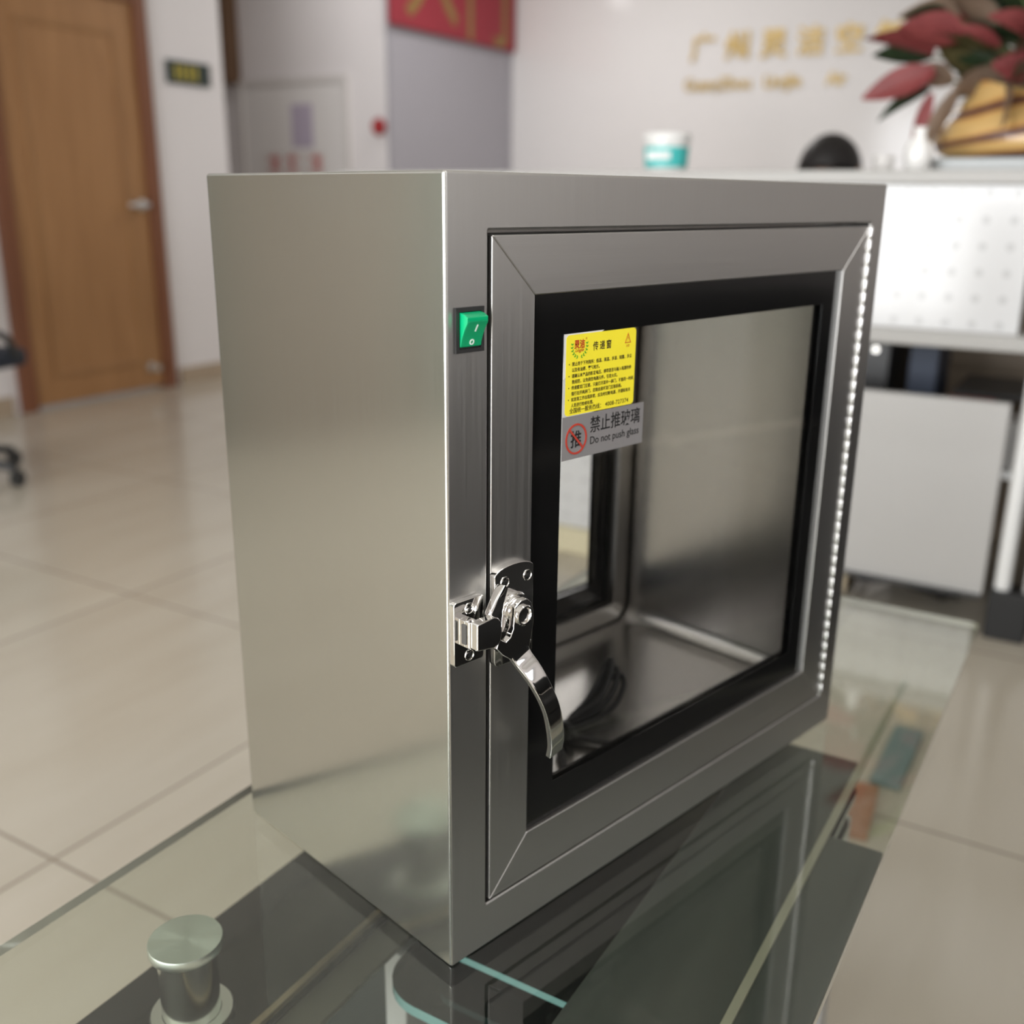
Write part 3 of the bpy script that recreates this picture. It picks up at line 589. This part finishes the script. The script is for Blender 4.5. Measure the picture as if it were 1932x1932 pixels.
# ================================================================== dark blue office chair at the left edge
t = thing('office_chair', 'dark navy padded chair cut off by the left edge, before the white wall', 'chair', W_(1.43, 3.13, FL), TH + 0.2)
NAVY = mat('navy_fabric', (0.02, 0.026, 0.04), 0.8, noise=0.2, nscale=(60, 60, 60), bump=0.3)
b = BM(); prism(b, rrect(-0.24, 0.24, -0.23, 0.23, 0.07), 0.40, 0.46, 'z'); obj('seat', b, NAVY, t, bevel=0.02, seg=3)
b = BM()
strap(b, catmull([(-0.23, 0, 0.44), (-0.28, 0, 0.62), (-0.27, 0, 0.86)], 6), [0.42] * 13, 0.05, Vector((0, 1, 0))); obj('backrest', b, NAVY, t, smooth=60)
for s in (1, -1):
    b = BM(); tube(b, catmull([(-0.22, s * 0.25, 0.42), (-0.2, s * 0.27, 0.52), (0.05, s * 0.27, 0.53), (0.14, s * 0.25, 0.44)], 6), 0.013, 10); obj('armrest', b, BLACK_PLASTIC, t, smooth=60)
b = BM(); tube(b, [(0, 0, 0.09), (0, 0, 0.40)], 0.028, 16); obj('gas_post', b, BLACK_PLASTIC, t)
for k in range(5):
    a = 2 * PI * k / 5 + 0.5 + PI / 5; x, y = math.cos(a), math.sin(a)
    b = BM(); tube(b, [(0, 0, 0.10), (x * 0.15, y * 0.15, 0.09), (x * 0.27, y * 0.27, 0.065)], [0.024, 0.02, 0.015], 10); lg = obj('leg', b, BLACK_PLASTIC, t, smooth=60)
    b = BM(); lathe(b, [(0.026, -0.012), (0.03, -0.008), (0.03, 0.008), (0.026, 0.012)], (x * 0.275, 0, 0.03), 'y', 20)
    for v_ in b.verts: v_.co.y += y * 0.275
    obj('castor', b, BLACK_PLASTIC, lg)

# ================================================================== black sofa, unseen, added by the table for a dark reflection in the front
LEATHER = mat('black_leather', (0.010, 0.010, 0.010), 0.55, spec=0.2, noise=0.2, nscale=(40, 40, 40), bump=0.2)
t = thing('sofa', 'unseen black leather sofa added beside the glass table, mirrored dark in the steel', 'sofa', W_(0.95, -1.03, FL), TH)
b = BM(); box(b, -1.05, 1.05, -0.40, 0.42, 0.10, 0.28); obj('base', b, LEATHER, t, bevel=0.03, seg=3)
for k in range(3):
    b = BM(); box(b, -0.84 + 0.56 * k, -0.285 + 0.56 * k, -0.25, 0.44, 0.28, 0.44); obj('seat_cushion', b, LEATHER, t, bevel=0.04, seg=3)
    b = BM(); box(b, -0.84 + 0.56 * k, -0.285 + 0.56 * k, -0.40, -0.22, 0.44, 0.78); obj('back_cushion', b, LEATHER, t, bevel=0.05, seg=3)
for s in (-1, 1):
    b = BM(); box(b, s * 0.95 - 0.11, s * 0.95 + 0.11, -0.40, 0.43, 0.10, 0.62); obj('armrest', b, LEATHER, t, bevel=0.05, seg=3)
for x in (-0.95, 0.95):
    for y in (-0.33, 0.35):
        b = BM(); box(b, x - 0.03, x + 0.03, y - 0.03, y + 0.03, 0, 0.10); obj('foot', b, CHROME, t, bevel=0.003)

# ================================================================== THE STEEL PASS BOX (world axes, front face y = 0)
CW, CD, CH = 0.5694, 0.288, 0.58
cab = thing('pass_box_cabinet', 'stainless steel cabinet with black bordered glass door and chrome latch on the glass table', 'cabinet')
b = BM()
hx0, hx1, hz0, hz1 = 0.0364, 0.5436, 0.0384, 0.5442
n_ = 6
ring(b, rrect(0, CW, 0, CH, 0.0001, n_), rrect(hx0, hx1, hz0, hz1, 0.002, n_), 0, CD)
bmesh.ops.remove_doubles(b, verts=b.verts, dist=0.0003)
# side sheets get the vertical sheet finish, front posts vertical grain, front rails horizontal grain
obj('shell', b, [STEEL_V, STEEL_SIDE, STEEL_H], cab, bevel=0.0022, seg=3)
me = bpy.data.objects['shell'].data
for p_ in me.polygons:
    c_ = p_.center
    if abs(p_.normal.x) > 0.7 and (c_.x < 0.001 or c_.x > CW - 0.001): p_.material_index = 1
    elif abs(p_.normal.z) > 0.7: p_.material_index = 2
# inner liner with rounded corners
b = BM(); ring(b, [(x, z) for x, z in rrect(hx0 + 0.0002, hx1 - 0.0002, hz0 + 0.0002, hz1 - 0.0002, 0.0018, 8)], rrect(0.046, 0.5245, 0.058, 0.522, 0.022, 8), 0.030, CD - 0.030)
obj('liner', b, STEEL_IN, cab, smooth=40)
# doors
dx0, dx1, dz0, dz1 = 0.0393, 0.5407, 0.0412, 0.5414
gx0, gx1, gz0, gz1 = 0.0796, 0.4980, 0.0828, 0.5017
wx0, wx1, wz0, wz1 = 0.1130, 0.4720, 0.1130, 0.4712
def make_door(name, back=False):
    q = (lambda y: CD - y) if back else (lambda y: y)
    o_ = [(dx0, dz0), (dx1, dz0), (dx1, dz1), (dx0, dz1)]; i_ = [(gx0, gz0), (gx1, gz0), (gx1, gz1), (gx0, gz1)]
    b = BM()
    for k in range(4):
        j = (k + 1) % 4
        prism(b, [o_[k], o_[j], i_[j], i_[k]], q(-0.0005), q(0.026), 'y', 0 if k % 2 else 1)
    dr = obj(name, b, [STEEL_V, STEEL_H], cab, bevel=0.0009, seg=2)
    b = BM(); prism(b, [(gx0 + 0.0005, gz0 + 0.0005), (gx1 - 0.0005, gz0 + 0.0005), (gx1 - 0.0005, gz1 - 0.0005), (gx0 + 0.0005, gz1 - 0.0005)], q(0.0045), q(0.0095))
    obj('glass_pane', b, DOOR_GLASS, dr)
    b = BM(); ring(b, [(gx0 + 0.0003, gz0 + 0.0003), (gx1 - 0.0003, gz0 + 0.0003), (gx1 - 0.0003, gz1 - 0.0003), (gx0 + 0.0003, gz1 - 0.0003)],
                   [(wx0, wz0), (wx1, wz0), (wx1, wz1), (wx0, wz1)], q(0.0035), q(0.0044))
    obj('black_border', b, BLACK_GLASS, dr)
    b = BM(); ring(b, [(gx0 + 0.001, gz0 + 0.001), (gx1 - 0.001, gz0 + 0.001), (gx1 - 0.001, gz1 - 0.001), (gx0 + 0.001, gz1 - 0.001)],
                   [(wx0 - 0.001, wz0 - 0.001), (wx1 + 0.001, wz0 - 0.001), (wx1 + 0.001, wz1 + 0.001), (wx0 - 0.001, wz1 + 0.001)], q(0.0105), q(0.0135))
    obj('rubber_gasket', b, BLACK_GLASS, dr)
    return dr
front = make_door('door'); rear = make_door('rear_door', True)
b = BM(); box(b, wx0 - 0.0006, wx0 + 0.0010, 0.0100, 0.0104, wz0, wz1); obj('spacer_strip', b, WHITE_P, front)
# piano hinge on the right edge: leaf line and knuckles
b = BM(); box(b, 0.5404, 0.5440, -0.0012, 0.001, dz0, dz1); hg = obj('hinge', b, CHROME, cab, bevel=0.0004)
HC = mat('hinge_steel', (0.64, 0.63, 0.62), 0.2, 1.0)
nk = 40; step = (dz1 - dz0) / nk
km = None
for k in range(nk):
    if km is None:
        b = BM(); h_ = step * 0.5
        lathe(b, [(0.0015, -h_ * 0.98), (0.0018, -h_ * 0.85), (0.0020, -h_ * 0.4), (0.00215, 0), (0.0020, h_ * 0.4), (0.0018, h_ * 0.85), (0.0015, h_ * 0.98)], (0.5422, -0.0016, 0), 'z', 14)
        kn = obj('knuckle', b, HC, hg, smooth=70); km = kn
    else:
        kn = km.copy(); C.objects.link(kn)
    kn.location = (0, 0, dz0 + step * (k + 0.5))

# rocker switch on the left post
sw = obj('rocker_switch', (lambda b: (ring(b, [(0.0068, 0.4690), (0.0313, 0.4690), (0.0313, 0.4978), (0.0068, 0.4978)], [(0.0098, 0.4715), (0.0290, 0.4715), (0.0290, 0.4950), (0.0098, 0.4950)], -0.0020, 0.0), box(b, 0.0098, 0.0290, -0.0003, -0.0001, 0.4715, 0.4950), b)[2])(BM()), BLACK_PLASTIC, cab, bevel=0.0005)
b = BM()
prof = []                                                        # side view (y, z): upper half stands out, hollow face sweeping in to the bottom
for k in range(9):
    s = k / 8; prof.append((-0.0078 * (1 - s) ** 1.5 - 0.0022, 0.4905 - 0.0175 * s))
poly = [(-0.0004, 0.4948), (-0.0050, 0.4940), (-0.0088, 0.4922)] + prof[1:] + [(-0.0004, 0.4722)]
A = [b.verts.new((0.0104, y, z)) for y, z in poly]; B2 = [b.verts.new((0.0284, y, z)) for y, z in poly]
b.faces.new(A); b.faces.new(B2[::-1])
for k in range(len(poly)): b.faces.new((A[k], B2[k], B2[(k + 1) % len(poly)], A[(k + 1) % len(poly)]))
rk = obj('rocker', b, GREEN, sw, bevel=0.0004, smooth=30)
b = BM()
def face_y(z):
    s = min(1, max(0, (0.4905 - z) / 0.0175)); return -0.0078 * (1 - s) ** 1.5 - 0.0022
for k in range(22):                                              # fine ribs across the hollow face
    z = 0.4895 - k * 0.00075
    if z < 0.4732: break
    y = face_y(z); box(b, 0.0112, 0.0276, y - 0.00022, y + 0.0003, z - 0.00018, z + 0.00018)
obj('ribs', b, mat('green_switch_rib', (0.01, 0.36, 0.15), 0.3, coat=0.4), sw)
b = BM()
z = 0.4850; 
for k in range(5):
    zz = 0.4868 - k * 0.0009; box(b, 0.0195, 0.0202, face_y(zz) - 0.0006, face_y(zz), zz - 0.0005, zz + 0.0005)
for k in range(24):
    a = 2 * PI * k / 24; x = 0.0194 + 0.0015 * math.cos(a); zz = 0.4758 + 0.0015 * math.sin(a); box(b, x - 0.0003, x + 0.0003, face_y(zz) - 0.0006, face_y(zz), zz - 0.00035, zz + 0.00035)
obj('switch_marks', b, mat('pale_mark', (0.75, 0.85, 0.80), 0.5), sw)

# ---------------------------------------------------------------- chrome latch
def screw(x, z, y, parent):
    b = BM()
    lathe(b, [(0.0042, y), (0.0040, y - 0.0007), (0.0036, y - 0.0008), (0.0031, y - 0.0001)], (x, 0, z), 'y', 28, caps=False)
    lathe(b, [(0.0031, y - 0.0001), (0.0029, y - 0.0005), (0.0015, y - 0.0008), (0.0, y - 0.0008)], (x, 0, z), 'y', 28, caps=False)
    sc = obj('screw', b, CHROME, parent, smooth=50)
    return sc
def cross(bm, x, z, y):
    for a in (0.35, 0.35 + PI / 2):
        c, s = math.cos(a), math.sin(a); l, w = 0.0018, 0.00035
        q = [(x + c * l - s * w, z + s * l + c * w), (x - c * l - s * w, z - s * l + c * w), (x - c * l + s * w, z - s * l - c * w), (x + c * l + s * w, z + s * l - c * w)]
        prism(bm, q, y, y - 0.0001)
DARKSLOT = mat('screw_slot', (0.02, 0.02, 0.02), 0.5)
# latch plate with an arched head
arch = [(0.0385, 0.2450), (0.0395, 0.2425), (0.0420, 0.2412), (0.0735, 0.2412), (0.0760, 0.2425), (0.0770, 0.2450)]
arch += [(0.0577 + 0.0193 * math.sin(a), 0.3105 + 0.0062 * (math.cos(a) - math.cos(math.radians(90))) / 1.0) for a in [math.radians(90 - 9 * k) for k in range(21)]]
b = BM(); prism(b, arch, 0, -0.0058)
plate = obj('latch_plate', b, CHROME, cab, bevel=0.0007, seg=2)
for x, z in ((0.0480, 0.3048), (0.0706, 0.3046), (0.0706, 0.2530), (0.0480, 0.2530)):
    screw(x, z, -0.0058, plate)
b = BM()
for x, z in ((0.0480, 0.3048), (0.0706, 0.3046), (0.0706, 0.2530), (0.0480, 0.2530)): cross(b, x, z, -0.0067)
obj('screw_slots', b, DARKSLOT, plate)
# hub
b = BM(); lathe(b, [(0.0135, -0.0055), (0.0135, -0.0100), (0.0125, -0.0108), (0.0125, -0.0120), (0.0118, -0.0130), (0.0095, -0.0132), (0.0095, -0.0165)], (0.0535, 0, 0.2840), 'y', 40)
hub = obj('hub', b, CHROME, plate, smooth=40)
b = BM(); lathe(b, [(0.0078, -0.0160), (0.0078, -0.0212), (0.0070, -0.0220), (0.0060, -0.0218), (0.0052, -0.0200), (0.0, -0.0199)], (0.0530, 0, 0.2828), 'y', 40, caps=False)
obj('hub_cap', b, CHROME, hub, smooth=40)
# lever: body plate and the curved grip in one piece
body = [(0.0450, 0.2905), (0.0437, 0.2745), (0.0410, 0.2690), (0.0365, 0.2668), (0.0330, 0.2690), (0.0303, 0.2716), (0.0275, 0.2640), (0.0335, 0.2575), (0.0419, 0.2513), (0.0475, 0.2500), (0.0545, 0.2520),
        (0.0600, 0.2550), (0.0640, 0.2740), (0.0636, 0.2840), (0.0612, 0.2905), (0.0570, 0.2940), (0.0510, 0.2940)]
b = BM(); prism(b, body, -0.0140, -0.0195)
lev = obj('lever', b, CHROME, plate, bevel=0.0007, seg=2)
b = BM()
cp = [(0.0500, -0.0170, 0.2560), (0.0530, -0.0195, 0.2490), (0.0570, -0.0262, 0.2390), (0.0625, -0.0315, 0.2250), (0.0690, -0.0335, 0.2090), (0.0745, -0.0325, 0.1920), (0.0790, -0.0300, 0.1770), (0.0815, -0.0265, 0.1655)]
pts = catmull(cp, 5); nP = len(pts)
strap(b, pts, [0.0178 - 0.0035 * min(1, 2.2 * i / nP) + 0.001 * (i / nP) for i in range(nP)], [0.0048] * nP, Vector((1, 0, 0.30)), expo=7)
obj('grip', b, CHROME, lev, bevel=0, smooth=38)
# hooked tongue that reaches behind the keeper
b = BM()
pts = catmull([(0.0415, -0.0105, 0.3050), (0.0370, -0.0115, 0.2990), (0.0335, -0.0120, 0.2920), (0.0310, -0.0120, 0.2840), (0.0305, -0.0120, 0.2760)], 5); nP = len(pts)
strap(b, pts, [0.0055 + 0.008 * min(1, 1.6 * i / nP) for i in range(nP)], [0.0070] * nP, Vector((1, 0, -0.5)), expo=6)
obj('tongue', b, CHROME, lev, smooth=38)
b = BM(); prism(b, [(0.0285, 0.2740), (0.0330, 0.2870), (0.0450, 0.2930), (0.0500, 0.2760), (0.0440, 0.2700)], -0.0068, -0.0125); obj('cam', b, CHROME, lev, bevel=0.0006)

# strike plate and keeper on the post
b = BM(); prism(b, rrect(0.0012, 0.0288, 0.2530, 0.3010, 0.0025, 5), 0, -0.0048)
strike = obj('strike_plate', b, CHROME, cab, bevel=0.0007, seg=2)
b = BM()
for x, z in ((0.0150, 0.2940), (0.0150, 0.2590)):
    screw(x, z, -0.0048, strike); cross(b, x, z, -0.0057)
obj('screw_slots', b, DARKSLOT, strike)
b = BM(); prism(b, [(-0.0048, 0.0062), (-0.0140, 0.0062), (-0.0150, 0.0072), (-0.0150, 0.0300), (-0.0125, 0.0300), (-0.0125, 0.0140), (-0.0048, 0.0140)], 0.2690, 0.2885, 'z')
for v_ in b.verts: v_.co = Vector((v_.co.y, v_.co.x, v_.co.z))
keep = obj('keeper', b, CHROME, strike, bevel=0.0006)
b = BM()
prism(b, [(0.0078, 0.2690), (0.0235, 0.2668), (0.0275, 0.2680), (0.0300, 0.2705), (0.0312, 0.2780), (0.0300, 0.2850), (0.0270, 0.2885), (0.0235, 0.2900), (0.0078, 0.2885)], -0.0145, -0.0212)
obj('keeper_head', b, CHROME, keep, bevel=0.0010, seg=3)
b = BM(); box(b, 0.0052, 0.0064, -0.0118, -0.0075, 0.2715, 0.2860); obj('keeper_slot', b, mat('slot_grey', (0.15, 0.15, 0.15), 0.3, 0.8), keep, bevel=0.0004)

# ---------------------------------------------------------------- yellow instruction label
YEL = mat('yellow_label', (0.93, 0.80, 0.035), 0.45, noise=0.03, nscale=(90, 90, 90)); INK = mat('brown_black_ink', (0.028, 0.018, 0.008), 0.5)
LW = mat('white_backing', (0.75, 0.74, 0.72), 0.4)
yl = obj('instruction_label', (lambda b: (prism(b, rrect(0.1150, 0.1930, 0.4128, 0.4713, 0.0032, 6), 0.0026, 0.0024), b)[1])(BM()), YEL, cab)
b = BM(); prism(b, [(0.1134, 0.4400), (0.1500, 0.4700), (0.1560, 0.4722), (0.1134, 0.4722)], 0.0034, 0.0027); obj('label_backing', b, LW, yl)
Y0 = 0.0022
RZ = [0.4492 - 0.0043 * k for k in range(8)]
rows_ = [('禁止用于下列场所：低温、高温、多湿、结露、多尘', 0.1212, 0.4508, 0.0655), ('以及有油烟、雾气地方。', 0.1212, 0.4462, None),
         ('请确认本产品的额定电压、频率是否与输入电源的参', 0.1212, 0.4416, 0.0655), ('数相符，以免损伤电器元件，引发火灾。', 0.1216, 0.4370, None),
         ('传递窗双门互锁，只能打开其中一扇门，不能同一时间', 0.1212, 0.4324, 0.0680), ('强行拉开两扇门，否则会损坏双门互锁系统。', 0.1212, 0.4278, None),
         ('如发现工作出现异常，应及时切断电源，并通知有关', 0.1212, 0.4232, 0.0655), ('人员进行检修处理。', 0.1212, 0.4188, None)]
b = BM()
for k, (s_, x, z, wd_) in enumerate(rows_):
    z = RZ[k]
    tbm(b, s_, 0.00315, x, z, Y0, bold=0.00004, sx=0.93)
    if k % 2 == 0: prism(b, [(0.1184 + 0.00045 * math.cos(a * PI / 4), z + 0.0012 + 0.00045 * math.sin(a * PI / 4)) for a in range(8)], 0.0024, Y0)
tbm(b, '传 递 窗', 0.0070, 0.1435, 0.4588, Y0, bold=0.00009, sx=0.86, space=0.95)
tbm(b, '全国统一服务热线：', 0.0042, 0.1196, 0.4147, Y0, bold=0.00003, sx=1.0); tbm(b, '4008-727374', 0.0046, 0.1595, 0.4149, Y0, bold=0.00003, sx=1.0, space=1.12)
obj('lettering', b, INK, yl)
b = BM(); tbm(b, '灵洁', 0.0066, 0.1232, 0.4618, Y0, bold=0.00022, sx=0.86); tbm(b, 'Lingjie', 0.0036, 0.1240, 0.4588, Y0, shear=0.5, sx=1.0, bold=0.00003); tbm(b, '®', 0.0022, 0.1352, 0.4670, Y0)
ring(b, [(0.1800, 0.4604), (0.1868, 0.4604), (0.1834, 0.4680)], [(0.1808, 0.4609), (0.1860, 0.4609), (0.1834, 0.4668)], 0.0024, Y0)
tbm(b, '!', 0.0050, 0.1827, 0.4615, Y0); tbm(b, '注意', 0.0021, 0.1812, 0.4576, Y0)
obj('red_print', b, mat('label_red', (0.50, 0.05, 0.01), 0.5), yl)
b = BM()
for s in (-1, 1):
    for k in range(6):
        a = math.radians(-78 + 17 * k); cx, cz = 0.1290 + s * 0.0080 * math.cos(a), 0.4628 + 0.0080 * math.sin(a)
        for tdir in (a + PI / 2 + 0.6, a + PI / 2 - 0.7):
            dx, dz_ = s * math.cos(tdir), math.sin(tdir); L_ = 0.0020; w = 0.00055
            prism(b, [(cx, cz), (cx + dx * L_ * .5 - dz_ * w, cz + dz_ * L_ * .5 + dx * w), (cx + dx * L_, cz + dz_ * L_), (cx + dx * L_ * .5 + dz_ * w, cz + dz_ * L_ * .5 - dx * w)], 0.0024, Y0)
obj('green_laurel', b, mat('label_green', (0.10, 0.36, 0.02), 0.5), yl)

# ---------------------------------------------------------------- grey warning label
GRYL = mat('grey_label', (0.235, 0.225, 0.225), 0.35, noise=0.03, nscale=(90, 90, 90))
gl = obj('warning_label', (lambda b: (box(b, 0.1132, 0.2068, 0.0027, 0.0030, 0.3796, 0.4122), b)[1])(BM()), GRYL, cab)
b = BM(); tbm(b, '禁止推玻璃', 0.0132, 0.1433, 0.3978, 0.0025, bold=0.0001, sx=0.90); tbm(b, 'Do not push glass', 0.0083, 0.1435, 0.3880, 0.0025, bold=0.00005, sx=0.97)
tbm(b, '推', 0.0135, 0.1222, 0.3893, 0.0025, bold=0.0002, sx=0.9)
obj('lettering', b, mat('label_black', (0.012, 0.012, 0.012), 0.5), gl)
b = BM(); cx, cz, R0_, R1_ = 0.1283, 0.3945, 0.0116, 0.0102
ring(b, [(cx + R0_ * math.cos(2 * PI * k / 48), cz + R0_ * math.sin(2 * PI * k / 48)) for k in range(48)], [(cx + R1_ * math.cos(2 * PI * k / 48), cz + R1_ * math.sin(2 * PI * k / 48)) for k in range(48)], 0.0027, 0.0022)
q = math.radians(135); c, s = math.cos(q), math.sin(q); w = 0.0007
prism(b, [(cx + c * R1_ - s * w, cz + s * R1_ + c * w), (cx - c * R1_ - s * w, cz - s * R1_ + c * w), (cx - c * R1_ + s * w, cz - s * R1_ - c * w), (cx + c * R1_ + s * w, cz + s * R1_ - c * w)], 0.0027, 0.0020)
obj('prohibition_sign', b, mat('warning_red', (0.48, 0.05, 0.03), 0.45), gl)

# ---------------------------------------------------------------- power cord coiled inside the box
b = BM()
z0 = 0.0585; loops = []
ux, uy = math.cos(0.27), math.sin(0.27)
for k in range(3):
    L_ = 0.112 - 0.012 * k; w = 0.021 - 0.006 * k; ang = 0.20 + 0.10 * k
    for i in range(12):
        a = 2 * PI * i / 12 + PI; x = 0.300 + L_ / 2 * math.cos(a) - 0.01; y = 0.118 + w * math.sin(a) * (0.55 + 0.45 * math.cos(a)) + (x - 0.29) * ang * 0.6
        loops.append((x, y, z0 + 0.005 + 0.006 * k + (0.022 + 0.004 * k) * max(0, math.cos(a)) ** 2))
loops = [(0.268, 0.050, z0 + 0.004), (0.256, 0.075, z0 + 0.0045), (0.245, 0.095, z0 + 0.006)] + loops + [(0.225, 0.100, z0 + 0.010), (0.205, 0.075, z0 + 0.005), (0.19, 0.06, z0 + 0.0045)]
tube(b, catmull(loops, 6), 0.0031, 10)
cord = tag(obj('coiled_cable', b, RUBBER, smooth=70), 'black cable tied in a coil on the floor inside the steel cabinet', 'cord')
b = BM(); lathe(b, [(0.0085, -0.004), (0.0095, -0.003), (0.0095, 0.003), (0.0085, 0.004)], (0.240, 0.105, z0 + 0.011), 'x', 20); obj('cable_tie', b, BLACK_PLASTIC, cord)

# ================================================================== tall unseen cabinets, added along the back wall to darken the side sheet's reflection
FILE = mat('grey_green_enamel', (0.185, 0.20, 0.165), 0.5, noise=0.03, nscale=(2, 2, 2)); FILE2 = mat('brown_laminate', (0.24, 0.20, 0.16), 0.5, noise=0.05, nscale=(2, 2, 12))
for k, (u0, lb, mm) in enumerate(((-3.55, 'unseen added grey-green steel cupboard nearest the street windows', FILE), (-2.60, 'unseen added grey-green steel cupboard between two others at the back wall', FILE), (-1.65, 'unseen added brown laminate cupboard in the row at the back wall', FILE2),
                              (-0.70, 'unseen added grey-green steel cupboard right after the brown one', FILE), (0.25, 'unseen added grey-green steel cupboard at the chair end of the row', FILE))):
    t = thing('cupboard', lb, 'cupboard', W_(u0 + 0.46, 3.74, FL), TH, 'unseen cupboards added along the back wall')
    b = BM(); box(b, -0.46, 0.46, -0.20, 0.22, 0, 2.0); obj('body', b, mm, t, bevel=0.003)
    for s_ in (-1, 1):
        b = BM(); box(b, min(0, s_ * 0.45) + 0.004, max(0, s_ * 0.45) - 0.004, -0.22, -0.20, 0.06, 1.97); dd = obj('cupboard_door', b, mm, t, bevel=0.003)
        b = BM(); box(b, s_ * 0.05 - 0.008, s_ * 0.05 + 0.008, -0.24, -0.22, 0.95, 1.1); obj('handle', b, SATIN, dd, bevel=0.002)
